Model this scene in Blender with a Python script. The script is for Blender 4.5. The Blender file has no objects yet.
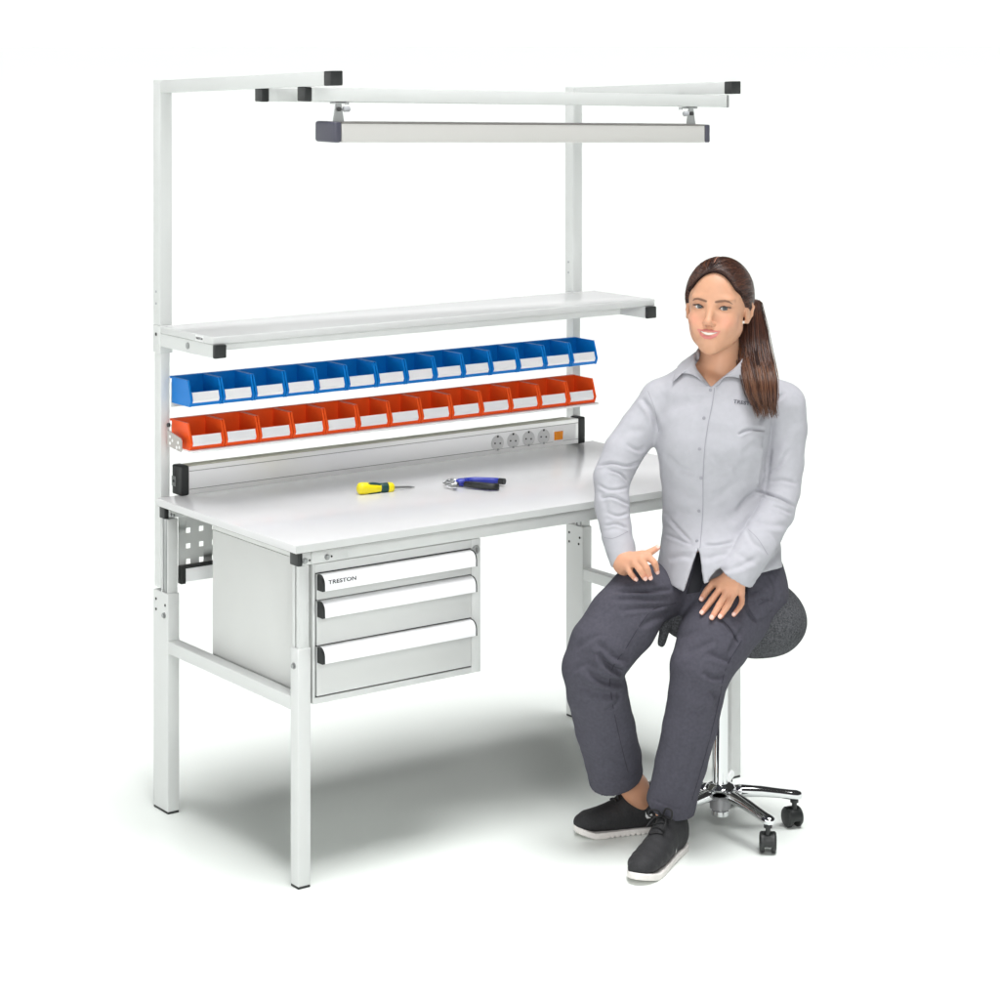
import bpy, bmesh, math, random
import numpy as np
from mathutils import Vector, Matrix, noise
from mathutils.bvhtree import BVHTree
random.seed(4); rng = np.random.default_rng(7)
C = bpy.context.scene.collection
SC = bpy.context.scene

# ------------------------------------------------------------------ camera
YAW, FPX, CX, CY = 0.6317, 2281.0, 500.0, 42.37
CAM = np.array([-2.89968, -4.79927, 2.07610])
cs, sn = math.cos(YAW), math.sin(YAW)
RIGHT, FWD = np.array([cs, -sn, 0.]), np.array([sn, cs, 0.])
cd = bpy.data.cameras.new('camera'); cam = bpy.data.objects.new('camera', cd); C.objects.link(cam)
cam.location = CAM; cam.rotation_euler = (math.pi/2, 0, -YAW)
cd.sensor_width = 36.0; cd.sensor_fit = 'HORIZONTAL'; cd.lens = 36.0*FPX/1000.0
cd.shift_x = (500-CX)/1000.0; cd.shift_y = -(500-CY)/1000.0
cd.clip_start = .1; cd.clip_end = 3000
SC.camera = cam

# ------------------------------------------------------------------ light
SC.view_settings.view_transform = 'Standard'; SC.view_settings.look = 'None'
SC.view_settings.exposure = 0.0; SC.view_settings.gamma = 1.0
SC.cycles.use_denoising = True
SC.cycles.max_bounces = 8
SC.cycles.sample_clamp_indirect = 4.0
W = bpy.data.worlds.new('World'); SC.world = W; W.use_nodes = True
wn, wl = W.node_tree.nodes, W.node_tree.links
tc = wn.new('ShaderNodeTexCoord'); sx = wn.new('ShaderNodeSeparateXYZ'); wl.new(tc.outputs['Generated'], sx.inputs[0])
def wramp(stops, src=None):
    r = wn.new('ShaderNodeValToRGB'); wl.new(src or sx.outputs['Z'], r.inputs[0]); e = r.color_ramp.elements
    e[0].position = stops[0][0]; e[0].color = (stops[0][1],)*3+(1,)
    e[1].position = stops[-1][0]; e[1].color = (stops[-1][1],)*3+(1,)
    for p_, v_ in stops[1:-1]:
        q_ = e.new(p_); q_.color = (v_, v_, v_, 1)
    return r
def wmath(op, a, b):
    m = wn.new('ShaderNodeMath'); m.operation = op
    for k_, x in enumerate((a, b)):
        if isinstance(x, (int, float)): m.inputs[k_].default_value = x
        else: wl.new(x, m.inputs[k_])
    return m.outputs[0]
# a white studio: pale walls all round, the left wall brighter, and a bright soft panel overhead
ZENITH, WALL, UPPER, LEFTWALL = 16.9, 1.12, .04, 2.3
walls = wmath('ADD', wmath('MULTIPLY', wramp([(0, 1), (.12, 1), (.22, 0), (1, 0)]).outputs[0], WALL-UPPER), UPPER)
tilt = wmath('SUBTRACT', wmath('MULTIPLY', sx.outputs['Z'], math.cos(.14)), wmath('MULTIPLY', sx.outputs['Y'], math.sin(.14)))   # leans a little to the front
panel = wmath('MULTIPLY', wramp([(0, 0), (.945, 0), (.978, 1), (1, 1)], tilt).outputs[0], ZENITH)
leftw = wmath('MULTIPLY', wmath('POWER', wmath('MAXIMUM', wmath('MULTIPLY', sx.outputs['X'], -1.0), 0.0), 2.0), wramp([(0, 1), (.20, 1), (.45, 0), (1, 0)]).outputs[0])
total = wmath('ADD', wmath('ADD', walls, panel), wmath('MULTIPLY', leftw, LEFTWALL))
wl.new(total, wn['Background'].inputs['Strength']); wn['Background'].inputs['Color'].default_value = (1, 1, 1, 1)

def area_lamp(name, loc, target, size, power, col=(1, 1, 1), size_y=None):
    l = bpy.data.lights.new(name, 'AREA'); l.energy = power; l.color = col; l.size = size
    if size_y: l.shape = 'RECTANGLE'; l.size_y = size_y
    o = bpy.data.objects.new(name, l); C.objects.link(o); o.location = loc
    o.rotation_euler = (Vector(target)-Vector(loc)).to_track_quat('-Z', 'Y').to_euler()
    return o
key = area_lamp('softbox_key', (-1.3, -3.7, 2.9), (1.12, -.3, 1.05), 1.2, 25)
key.data.spread = math.radians(110)

# ------------------------------------------------------------------ helpers
def wpt(u, v, X=None, Y=None, Z=None):
    r = FWD + RIGHT*((u-CX)/FPX) + np.array([0, 0, 1.])*(-(v-CY)/FPX)
    k = (X-CAM[0])/r[0] if X is not None else (Y-CAM[1])/r[1] if Y is not None else (Z-CAM[2])/r[2]
    return CAM + r*k

def material(name, col, rough=.5, metal=0., spec=.5, noise_amt=0., noise_scale=40., bump=0., bump_scale=200., coat=0., sss=0., stretch=None):
    m = bpy.data.materials.new(name); m.use_nodes = True
    n, l = m.node_tree.nodes, m.node_tree.links
    b = n['Principled BSDF']
    b.inputs['Base Color'].default_value = (*col, 1); b.inputs['Roughness'].default_value = rough
    b.inputs['Metallic'].default_value = metal; b.inputs['Specular IOR Level'].default_value = spec
    b.inputs['Coat Weight'].default_value = coat
    if sss:
        b.inputs['Subsurface Weight'].default_value = sss; b.inputs['Subsurface Radius'].default_value = (.012, .005, .003)
        b.inputs['Subsurface Scale'].default_value = 1.0
    if noise_amt or bump:
        t = n.new('ShaderNodeTexCoord'); src = t.outputs['Object']
        if stretch:
            mp = n.new('ShaderNodeMapping'); mp.inputs['Scale'].default_value = stretch; l.new(src, mp.inputs[0]); src = mp.outputs[0]
    if noise_amt:
        x = n.new('ShaderNodeTexNoise'); x.inputs['Scale'].default_value = noise_scale; x.inputs['Detail'].default_value = 4
        l.new(src, x.inputs['Vector'])
        mr = n.new('ShaderNodeMapRange'); mr.inputs['From Min'].default_value = .3; mr.inputs['From Max'].default_value = .7
        mr.inputs['To Min'].default_value = 1-noise_amt; mr.inputs['To Max'].default_value = 1+noise_amt
        l.new(x.outputs['Fac'], mr.inputs['Value'])
        mu = n.new('ShaderNodeVectorMath'); mu.operation = 'SCALE'; mu.inputs[0].default_value = col
        l.new(mr.outputs[0], mu.inputs['Scale']); l.new(mu.outputs[0], b.inputs['Base Color'])
    if bump:
        x = n.new('ShaderNodeTexNoise'); x.inputs['Scale'].default_value = bump_scale; x.inputs['Detail'].default_value = 3
        l.new(src, x.inputs['Vector'])
        bm_ = n.new('ShaderNodeBump'); bm_.inputs['Strength'].default_value = bump; bm_.inputs['Distance'].default_value = .002
        l.new(x.outputs['Fac'], bm_.inputs['Height']); l.new(bm_.outputs[0], b.inputs['Normal'])
    return m
M = dict(
    paint=material('light_grey_powder_coat', (.665, .68, .67), .42, noise_amt=.015, noise_scale=8, bump=.05, bump_scale=900),
    shelf=material('glossy_shelf', (.62, .63, .625), .20, spec=.3),
    laminate=material('grey_laminate', (.69, .69, .695), .2, spec=.4, noise_amt=.02, noise_scale=6),
    drawer=material('drawer_grey', (.66, .67, .66), .45, bump=.05, bump_scale=900),
    cabinet=material('cabinet_grey', (.66, .67, .655), .45, noise_amt=.012, noise_scale=6, bump=.05, bump_scale=900),
    alu=material('anodised_aluminium', (.93, .93, .92), .32, metal=.7),
    handle=material('white_handle', (.95, .96, .97), .3),
    lampgrey=material('lamp_profile', (.58, .57, .55), .35, metal=.15),
    lampcap=material('lamp_cap', (.06, .06, .085), .45),
    black=material('black_plastic', (.014, .016, .016), .42),
    steel=material('zinc_steel', (.36, .37, .37), .30, metal=.9),
    hole=material('dark_hole', (.05, .05, .05), .8),
    beige=material('beige_strip', (.50, .49, .41), .5),
    blue=material('blue_bin', (.0, .195, .62), .38, spec=.3, noise_amt=.05, noise_scale=15),
    red=material('orange_bin', (.93, .105, .014), .38, spec=.3, noise_amt=.05, noise_scale=15),
    paper=material('label_card', (.93, .925, .935), .6),
    white=material('white_plastic', (.84, .84, .84), .3),
    socket=material('socket_grey', (.60, .60, .60), .35),
    amber=material('amber_switch', (.85, .28, .02), .25),
    ink=material('dark_ink', (.03, .03, .035), .5),
    chrome=material('chrome', (.78, .79, .80), .07, metal=1.),
    knurl=material('grey_cast', (.30, .30, .31), .45, metal=.7),
    wool=material('grey_wool', (.072, .074, .080), .95, spec=.15, noise_amt=.5, noise_scale=240, bump=.7, bump_scale=260),
    greyplastic=material('grey_plastic', (.42, .43, .45), .5),
    yellow=material('yellow_grip', (.86, .72, .01), .35),
    green=material('dark_green_grip', (.008, .055, .05), .4),
    bluegrip=material('blue_grip', (.02, .035, .36), .35),
    shirt=material('grey_shirt_cotton', (.425, .425, .458), .85, spec=.2, noise_amt=.03, noise_scale=60, bump=.12, bump_scale=700),
    trouser=material('charcoal_twill', (.070, .068, .086), .9, spec=.2, noise_amt=.10, noise_scale=120, bump=.2, bump_scale=600),
    seam=material('charcoal_seam', (.045, .043, .055), .9, spec=.1),
    belt=material('dark_belt', (.010, .010, .016), .7),
    shoe=material('black_knit', (.016, .016, .018), .75, noise_amt=.3, noise_scale=250, bump=.4, bump_scale=500),
    shoedark=material('black_mesh', (.006, .006, .007), .9, noise_amt=.4, noise_scale=400, bump=.5, bump_scale=700),
    lace=material('black_lace', (.006, .006, .007), .7),
    sole=material('white_foam_sole', (.78, .75, .72), .6, noise_amt=.06, noise_scale=60),
    hair=material('brown_hair', (.056, .020, .012), .30, spec=.5, noise_amt=.35, noise_scale=60),
    eyewhite=material('eye_white', (.58, .56, .55), .2),
    iris=material('grey_iris', (.105, .115, .115), .2),
    pupil=material('pupil', (.006, .006, .006), .1),
    lash=material('dark_lash', (.018, .012, .010), .7),
    teeth=material('teeth', (.80, .78, .74), .25),
    pearl=material('pearl', (.80, .76, .70), .2),
)
for k, tgt in (('hair', 1),):
    pass

LOCAL = set()
def tag(o, label, cat, group=None):
    o['label'] = label; o['category'] = cat
    if group: o['group'] = group
    return o
def thing(name, label, cat, loc=(0, 0, 0), rz=0., group=None):
    o = bpy.data.objects.new(name, None); C.objects.link(o); o.location = loc; o.rotation_euler = (0, 0, rz)
    o.empty_display_size = .05
    return tag(o, label, cat, group)
def root_of(o):
    while o.parent: o = o.parent
    return o
def link(name, me, mat, parent=None):
    o = bpy.data.objects.new(name, me); C.objects.link(o)
    if mat is not None:
        me.materials.clear()
        for m_ in (mat if isinstance(mat, (list, tuple)) else [mat]): me.materials.append(m_)
    if parent is not None: o.parent = parent
    return o
class MB:
    """collects shapes; build() links them as ONE mesh object"""
    def __init__(s): s.bm = bmesh.new()
    def box(s, lo, hi, bev=.0015, seg=2):
        lo, hi = np.minimum(lo, hi), np.maximum(lo, hi)
        r = bmesh.ops.create_cube(s.bm, size=1.0)
        vs = r['verts']
        for v in vs: v.co = Vector([(lo[i]+hi[i])/2 + v.co[i]*(hi[i]-lo[i]) for i in range(3)])
        if bev > 0:
            bev = min(bev, min(hi-lo)*.45)
            es = list({e for v in vs for e in v.link_edges})
            bmesh.ops.bevel(s.bm, geom=es, offset=bev, segments=seg, affect='EDGES', profile=.5)
        return s
    def prism(s, poly, axis, a, b):
        """poly: 2-D points in the two other axes (cyclic order x,y,z without axis)"""
        other = [i for i in range(3) if i != axis]
        def p3(p, c):
            v = [0, 0, 0]; v[axis] = c; v[other[0]], v[other[1]] = p; return Vector(v)
        A = [s.bm.verts.new(p3(p, a)) for p in poly]; B = [s.bm.verts.new(p3(p, b)) for p in poly]
        n = len(poly); fs = [s.bm.faces.new(A), s.bm.faces.new(B[::-1])]
        for i in range(n): fs.append(s.bm.faces.new((A[i], B[i], B[(i+1) % n], A[(i+1) % n])))
        bmesh.ops.recalc_face_normals(s.bm, faces=fs)
        return s
    def rings(s, rings, cap=True, closed=True):
        R_ = [[s.bm.verts.new(Vector(p)) for p in r] for r in rings]; n = len(R_[0]); fs = []
        for a, b in zip(R_[:-1], R_[1:]):
            for i in range(n if closed else n-1): fs.append(s.bm.faces.new((a[i], a[(i+1) % n], b[(i+1) % n], b[i])))
        if cap: fs += [s.bm.faces.new(R_[0][::-1]), s.bm.faces.new(R_[-1])]
        bmesh.ops.recalc_face_normals(s.bm, faces=fs)
        return s
    def tube(s, pts, rad, n=10, cap=True, flat=1.0):
        pts = [np.array(p, float) for p in pts]
        rad = [rad]*len(pts) if np.isscalar(rad) else rad
        out = []; up = None
        for i, p in enumerate(pts):
            t = pts[min(i+1, len(pts)-1)]-pts[max(i-1, 0)]; t = t/(np.linalg.norm(t)+1e-12)
            if up is None:
                up = np.array([0, 0, 1.]) if abs(t[2]) < .9 else np.array([1., 0, 0])
            up = up-t*(up@t); up /= np.linalg.norm(up)+1e-12
            q = np.cross(t, up)
            out.append([p+rad[i]*(math.cos(a)*q + flat*math.sin(a)*up) for a in np.linspace(0, 2*math.pi, n, endpoint=False)])
        return s.rings(out, cap)
    def cyl(s, a, b, r, n=20, r2=None, bev=0.):
        a, b = np.array(a, float), np.array(b, float); r2 = r if r2 is None else r2
        if bev:
            d = (b-a)/np.linalg.norm(b-a)
            return s.tube([a, a+d*1e-5, a+d*bev, b-d*bev, b-d*1e-5, b], [r-bev, r-bev+1e-5, r, r2, r2-bev+1e-5, r2-bev], n)
        return s.tube([a, b], [r, r2], n)
    def build(s, name, mat, parent=None, smooth=False, weld=False):
        me = bpy.data.meshes.new(name)
        if parent is not None:
            rt = root_of(parent)
            if rt.name not in LOCAL: bmesh.ops.translate(s.bm, verts=s.bm.verts, vec=-Vector(rt.location))
        s.bm.to_mesh(me); s.bm.free()
        for p in me.polygons: p.use_smooth = True
        if not smooth:
            try: me.set_sharp_from_angle(angle=math.radians(35))
            except Exception: pass
        return link(name, me, mat, parent)
def box(name, mat, parent, lo, hi, bev=.0015, seg=2): return MB().box(lo, hi, bev, seg).build(name, mat, parent)
def tube_obj(name, mat, parent, lo, hi, bev=.003): return box(name, mat, parent, lo, hi, bev, 3)
def bolt(parent, p, axis, r=.005, h=.004):
    d = np.zeros(3); d[abs(axis)-1] = math.copysign(1, axis)
    p = np.array(p, float)
    b = MB().cyl(p, p+d*h*.4, r*1.35, 16).cyl(p+d*h*.4, p+d*h, r, 6).build('bolt', M['steel'], parent)
    return b
def screw_hole(parent, p, axis, r=.004):
    d = np.zeros(3); d[abs(axis)-1] = math.copysign(1, axis); p = np.array(p, float)
    return MB().cyl(p-d*.002, p+d*.0012, r, 14).build('screw', M['hole'], parent)
def text_mesh(name, body, mat, parent, size, xf, extrude=.0004, sx=1.0, spacing=1.0):
    cu = bpy.data.curves.new(name, 'FONT'); cu.body = body; cu.size = size; cu.extrude = extrude; cu.offset = size*.018
    cu.align_x = 'CENTER'; cu.align_y = 'CENTER'; cu.space_character = spacing
    o = bpy.data.objects.new(name+'_curve', cu); C.objects.link(o)
    me = bpy.data.meshes.new_from_object(o.evaluated_get(bpy.context.evaluated_depsgraph_get()))
    bpy.data.objects.remove(o)
    me.transform(Matrix.Diagonal((sx, 1, 1, 1))); me.transform(xf)
    if parent is not None:
        rt = root_of(parent)
        if rt.name not in LOCAL: me.transform(Matrix.Translation(-Vector(rt.location)))
    me.name = name
    return link(name, me, mat, parent)

# ------------------------------------------------------------------ setting
fm = material('white_studio_floor', (.865, .905, .87), .30, spec=.12, noise_amt=.006, noise_scale=1.2)
fl = MB(); fl.prism([(-900, -900), (900, -900), (900, 900), (-900, 900)], 2, -.05, 0.)
floor = fl.build('floor', fm); floor['kind'] = 'structure'

# ------------------------------------------------------------------ workbench
bench = thing('workbench', 'light grey height-adjustable workbench with rear uprights and overhead frame', 'workbench')
P = M['paint']
BL = 1.4195                                   # distance between the left and the right side frame
H = .85
top = box('tabletop', M['laminate'], bench, (-.022, -.025, H-.020), (1.478, .700, H), .0015)
box('edge_band', material('grey_edge_band', (.60, .615, .605), .45), top, (-.0215, -.0258, H-.0185), (1.4775, -.0252, H-.0015), 0)
box('shadow_sheet', material('shadow_sheet_brown', (.10, .09, .08), .8), top, (-.0205, -.0235, H-.0206), (1.4765, .6985, H-.0201), 0)  # dark sheet added under the top to deepen the shadow on the floor
for xs, ztop in ((0., .592), (BL, .595)):
    mir = 1 if xs == 0 else -1
    # front leg: outer tube, inner tube with slotted channel, foot pad
    lg = MB().box((xs, 0, .006), (xs+.036, .038, .589), .0025, 3).build('leg', P, bench)
    box('foot_pad', M['black'], lg, (xs+.001, .001, 0), (xs+.035, .037, .0062), .001)
    inner = MB()
    inner.box((xs+.0035, .0217, .575), (xs+.034, .0350, .792), .0012)
    inner.box((xs+.0035, .0030, .58), (xs+.033, .0168, .7915), .0012)
    inner.build('inner_tube', P, lg)
    box('channel', M['hole'], lg, (xs+.0052, .0169, .5885), (xs+.0062, .0216, .7905), 0)
    bolt(lg, (xs, .020, .545), -1, .006, .006)
    # rear leg
    rl = MB().box((xs, .675, .006), (xs+.035, .759, ztop), .0025, 3).build('leg', P, bench)
    box('foot_pad', M['black'], rl, (xs+.001, .676, 0), (xs+.034, .758, .0062), .001)
    inn = MB().box((xs+.004, .683, .57), (xs+.034, .6885, .792), .0012).box((xs+.004, .7145, .57), (xs+.034, .7212, .7915), .0012)
    box('slide', M['steel'], rl, (xs+.005, .6930, .5905), (xs+.033, .7098, .7912), .001)
    inn.build('inner_tube', P, rl)
    box('channel', M['hole'], rl, (xs+.0075, .6886, .5955), (xs+.0085, .7144, .7910), 0)
    for yy, zz, big in ((.690, .560, 0), (.742, .568, 0), (.742, .540, 0)): screw_hole(rl, (xs, yy, zz), -1, .0038)
    (bolt(rl, (xs, .695, .532), -1, .006, .006) if xs == 0 else [screw_hole(rl, (xs, .695, .540), -1, .0038)])
    # crossbar between the legs and the rail under the table end
    box('crossbar', P, bench, (xs, .0385, .433), (xs+.034, .6745, .467), .002, 3)
    # upright: lower mast and wider upper mast
    xb = xs+.003 if xs == 0 else xs+.0
    zt = 1.974 if xs == 0 else 1.938
    um = MB().box((xb, .7225, .60), (xb+.028, .757, 1.255), .002, 3).build('upright', P, bench)
    sl = MB().box((xb-.003, .719, 1.235), (xb+.035, .7605, 1.31), .002, 3)
    sl.box((xb-.003, .7205, 1.31), (xb+.0335, .7595, zt), .0025, 3)
    sl.build('upper_mast', P, um)
    for zz in (1.40, 1.368): MB().cyl((xb-.0045, .742, zz), (xb-.0028, .742, zz), .0035, 12).build('screw', M['greyplastic'], um)
    screw_hole(um, (xb-.0035, .742, 1.285), -1, .0045)
# front and rear rails under the top with their black caps
box('front_rail', P, bench, (.012, .0, .7925), (BL+.036, .037, .8295), .002, 3)
box('front_cap', M['black'], bench, (-.002, -.001, .7915), (.0118, .038, .8295), .0025)
box('rear_rail', P, bench, (.012, .6915, .7925), (BL+.036, .7215-.0005, .8295), .002, 3)
box('rear_cap', M['black'], bench, (-.002, .6915, .7915), (.0118, .7215-.0005, .8295), .0025)
pl = box('mounting_plate', P, bench, (.0365, -.0035, .7935), (.142, -.0006, .8285), .001)
for (u, v) in ((305, 561), (327, 557)):
    q = wpt(u, v, Y=-.0035); bolt(pl, q, -2, .0055, .005)
    MB().cyl((q[0]+.013, -.0036, q[2]), (q[0]+.013, -.0046, q[2]), .0028, 10).build('screw', M['hole'], pl)
for yy in (.64, .655): bolt(bench, (-.0, yy, .81), -1, .004, .004)
# perforated rear panel with the cable tray under it
pp = MB()
x0, x1, z0, z1 = .045, .60, .645, .79
cols, rows = np.arange(x0+.03, x1-.02, .040), np.arange(z0+.022, z1-.02, .042)
hs = .007
xsx = sorted({x0, x1, *[c-hs for c in cols], *[c+hs for c in cols]}); zsz = sorted({z0, z1, *[c-hs for c in rows], *[c+hs for c in rows]})
for i in range(len(xsx)-1):
    for j in range(len(zsz)-1):
        xm, zm = (xsx[i]+xsx[i+1])/2, (zsz[j]+zsz[j+1])/2
        if any(abs(xm-c) < hs for c in cols) and any(abs(zm-c) < hs for c in rows): continue
        pp.box((xsx[i], .6995, zsz[j]), (xsx[i+1], .7010, zsz[j+1]), 0)
bmesh.ops.remove_doubles(pp.bm, verts=pp.bm.verts, dist=1e-5)
pp.build('perforated_panel', P, bench)
tray = box('cable_tray', M['handle'], bench, (.058, .682, .616), (.62, .698, .652), .001)
box('tray_end', M['black'], tray, (.043, .680, .612), (.0575, .700, .660), .0015)
box('tray_edge', M['black'], tray, (.0580, .681, .6525), (.62, .699, .6600), .001)

# ---- overhead frame: tilted arms and two cross beams
def slanted(name, parent, mat, x0, x1, ya, za, yb, zb, h):
    m = MB(); m.prism([(ya, za-h), (ya, za), (yb, zb), (yb, zb-h)], 0, x0, x1)
    es = list(m.bm.edges); bmesh.ops.bevel(m.bm, geom=es, offset=.0025, segments=2, affect='EDGES', profile=.5)
    return m.build(name, mat, parent)
for xs, (ya, za, yb, zb) in ((0., (.7205, 1.9735, -.118, 2.006)), (BL, (.7205, 1.9375, .03, 1.9645))):
    a = slanted('arm', bench, P, xs, xs+.034, ya, za, yb, zb, .034)
    k = (zb-za)/(yb-ya)
    slanted('end_cap', a, M['black'], xs-.0008, xs+.0348, yb-.0005, zb+.0008, yb-.0315, zb+.0008-k*.031, .0356)
def xbeam(name, x0, x1, zl, zr, y0, y1, h, mat, capL=True, capR=False):
    m = MB(); m.prism([(x0, zl-h), (x0, zl), (x1, zr), (x1, zr-h)], 1, y0, y1)
    bmesh.ops.bevel(m.bm, geom=list(m.bm.edges), offset=.0025, segments=2, affect='EDGES', profile=.5)
    b = m.build(name, mat, bench); k = (zr-zl)/(x1-x0)
    if capL: 
        m = MB(); m.prism([(x0-.022, zl-h-.001-k*.022), (x0-.022, zl+.001-k*.022), (x0-.0003, zl+.001), (x0-.0003, zl-h-.001)], 1, y0-.0008, y1+.0008)
        bmesh.ops.bevel(m.bm, geom=list(m.bm.edges), offset=.003, segments=2, affect='EDGES', profile=.5); m.build('end_cap', M['black'], b)
    m = MB(); m.prism([(x1+.0003, zr-h-.0005), (x1+.0003, zr+.0005), (x1+.006, zr+.0005+k*.006), (x1+.006, zr-h-.0005)], 1, y0-.0004, y1+.0004)
    m.build('end_cap', M['steel'] if not capR else M['black'], b)
    return b
beam = xbeam('cross_beam', .039, 1.404, 1.9655, 1.9275, .0, .034, .034, P)
xbeam('cross_beam', .035, 1.40, 1.9605, 1.9265, .20, .234, .034, P)

# ---- overhead shelf
shelf = box('shelf_board', M['shelf'], bench, (0., .429, 1.289), (1.50, .7185, 1.309), .0025, 3)
for xs, x_ in ((0., .0), (1.462, 1.462)):
    br = MB(); br.prism([(.431, 1.2545), (.431, 1.2885), (.7185, 1.2885), (.7185, 1.2545)], 0, x_+.001, x_+.035)
    b = br.build('shelf_bracket', P, shelf)
    box('end_cap', M['black'], b, (x_+.0005, .4195, 1.2535), (x_+.0365, .4308, 1.2885), .003)
    if xs == 0:
        MB().cyl((.001, .565, 1.2725), (-.001, .565, 1.2725), .009, 18).cyl((-.001, .565, 1.2725), (-.0018, .565, 1.2725), .0055, 18).build('bolt', M['steel'], b)
box('shelf_rail', P, shelf, (.0365, .445, 1.270), (1.38, .475, 1.2885), .002)
stk = box('maker_sticker', M['white'], shelf, (-.0008, .478, 1.2905), (-.0002, .520, 1.3065), 0)
text_mesh('maker_name', 'TRESTON', M['ink'], stk, .0078, Matrix.Translation((-.0012, .499, 1.2985)) @ Matrix.Rotation(-math.pi/2, 4, 'Z') @ Matrix.Rotation(math.pi/2, 4, 'X'), .0002, 1.1)

# ---- rails that carry the bins
br_ = box('bin_rail', P, bench, (.0325, .7135, 1.088), (1.418, .7195, 1.155), .001)
rr = box('bin_rail', P, bench, (.0325, .7135, .985), (1.418, .7195, 1.040), .001)
box('bin_ledge', M['handle'], rr, (.036, .603, .9780), (1.425, .7130, .9835), .001)
pb = MB(); pb.prism([(.70, .988), (.70, 1.030), (.628, 1.017), (.622, 1.010), (.622, .985), (.628, .981)], 0, .0120, .0150)
pbo = pb.build('rail_bracket', material('bracket_steel', (.46, .43, .41), .5, metal=.3), rr)
for (yy, zz) in ((.685, 1.014), (.685, .996), (.672, 1.005), (.640, 1.004), (.633, .992), (.648, .990)):
    MB().cyl((.0113, yy, zz), (.0119, yy, zz), .0045, 10).build('slot', M['white'], pbo)
MB().cyl((.0125, .700, 1.043), (.018, .700, 1.043), .006, 12).build('knob', M['black'], rr)

# ---- power strip (clamped to the back of the table)
ps = thing('power_strip', 'long white power rail with four sockets and an amber switch at the tabletop back', 'power strip', (.7, .70, .851))
bodyp = MB(); bodyp.prism([(.680, .853), (.680, .9275), (.7205, .9275), (.7205, .853)], 0, .0665, 1.4055)
psb = bodyp.build('housing', M['alu'], ps)
gl = material('groove_grey', (.28, .28, .27), .5)
for z_ in (.9145, .8655):
    box('groove', gl, psb, (.067, .6792, z_), (1.405, .6801, z_+.0014), 0)
box('front_cover', material('cover_white', (.94, .94, .94), .30, metal=.55), psb, (.067, .6788, .8675), (1.09, .6799, .9140), 0)
box('top_cover', M['beige'], psb, (.067, .6835, .9277), (1.38, .7200, .9300), .0006)
for a, b, lab in ((.0195, .0662, 'L'), (1.4058, 1.432, 'R')):
    e = box('end_cap', M['black'], ps, (a if lab == 'R' else .040, .6775, .8505), (b, .7285 if lab == 'L' else .7215, .9310), .005, 3)
    if lab == 'L':
        cl = box('clip', M['steel'], e, (.0385, .706, .873), (.0399, .727, .900), .0005)
        MB().cyl((.0372, .714, .887), (.0385, .714, .887), .004, 12).build('screw', M['hole'], cl)
sp_ = box('socket_panel', M['white'], ps, (1.100, .6785, .8665), (1.395, .6797, .9145), .0006)
for (u, v) in ((497.5, 443), (513, 440.5), (528.5, 438.5), (543.5, 436.5)):
    q = wpt(u, v, Y=.678); cx_, cz_ = q[0], q[2]
    s_ = MB()
    n = 28
    def ring(r, y): return [(cx_+r*math.cos(t), y, cz_+r*math.sin(t)) for t in np.linspace(0, 2*math.pi, n, endpoint=False)]
    s_.rings([ring(.0225, .6784), ring(.0225, .6772), ring(.0205, .6764), ring(.0195, .6766), ring(.0185, .6778), ring(.0001, .6780)], cap=False)
    so = s_.build('socket', M['socket'], ps)
    for dx, dz in ((-.0095, 0), (.0095, -.002)):
        MB().cyl((cx_+dx, .6768, cz_+dz), (cx_+dx, .6778, cz_+dz), .0026, 12).build('pin_hole', M['hole'], so)
    for dz in (.0195, -.0195):
        box('earth_clip', M['hole'] if dz > 0 else M['steel'], so, (cx_-.003, .6755, cz_+dz-.003), (cx_+.003, .6768, cz_+dz+.003), .0005)
q = wpt(558, 435.5, Y=.678)
sw = box('switch_frame', M['white'], ps, (q[0]-.019, .6768, q[2]-.0185), (q[0]+.019, .6784, q[2]+.0185), .001)
MB().prism([(.6745, q[2]-.0125), (.6725, q[2]+.013), (.6768, q[2]+.013), (.6768, q[2]-.0125)], 0, q[0]-.0155, q[0]+.0155).build('rocker', M['amber'], sw)

# ---- drawer cabinet hung under the top
cab = thing('drawer_cabinet', 'grey three-drawer cabinet with white bar handles hanging under the tabletop', 'drawer unit', (.3, .25, .448))
cx0, cx1, cz0, cz1, cyb = .042, .548, .448, .7905, .505
MB().box((cx0, .003, cz0), (cx0+.004, cyb, cz1), .001).box((cx1-.004, .003, cz0), (cx1, cyb, cz1), .001)\
    .box((cx0+.0042, .006, cz0+.001), (cx1-.0042, cyb-.001, cz0+.005), .0005).box((cx0+.0042, cyb-.004, cz0+.0055), (cx1-.0042, cyb-.0005, cz1-.001), .0005)\
    .box((cx0+.0042, .012, .775), (cx1-.0042, cyb-.0045, .7895), .0005).build('carcass', M['cabinet'], cab)
MB().box((cx0+.0005, .0395, .7915), (cx0+.0045, cyb-.0005, .8285), .0005).box((cx1-.0045, .0395, .7915), (cx1-.0005, cyb-.0005, .8285), .0005).box((cx0+.005, cyb-.005, .7915), (cx1-.005, cyb-.001, .8285), .0005).build('upper_carcass', M['cabinet'], cab)
fr = MB()
fz0, fz1 = .447, .7915
fr.box((cx0-.001, -.0005, fz0), (cx0+.006, .0025, fz1), .0005).box((cx1-.0275, -.0005, fz0), (cx1+.001, .0025, fz1), .0005)
fr.box((cx0+.0062, -.0005, fz0), (cx1-.0277, .0025, fz0+.0155), .0005).box((cx0+.0062, -.0005, .770), (cx1-.0277, .0025, fz1), .0005)
fr.build('front_frame', P, cab)
box('recess', M['hole'], cab, (cx0+.007, .004, fz0+.016), (cx1-.028, .0055, .7695), 0)
dx0, dx1 = cx0+.0095, cx1-.030
bounds = ((.7665, .7030), (.7005, .5915), (.5880, .4665))
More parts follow.
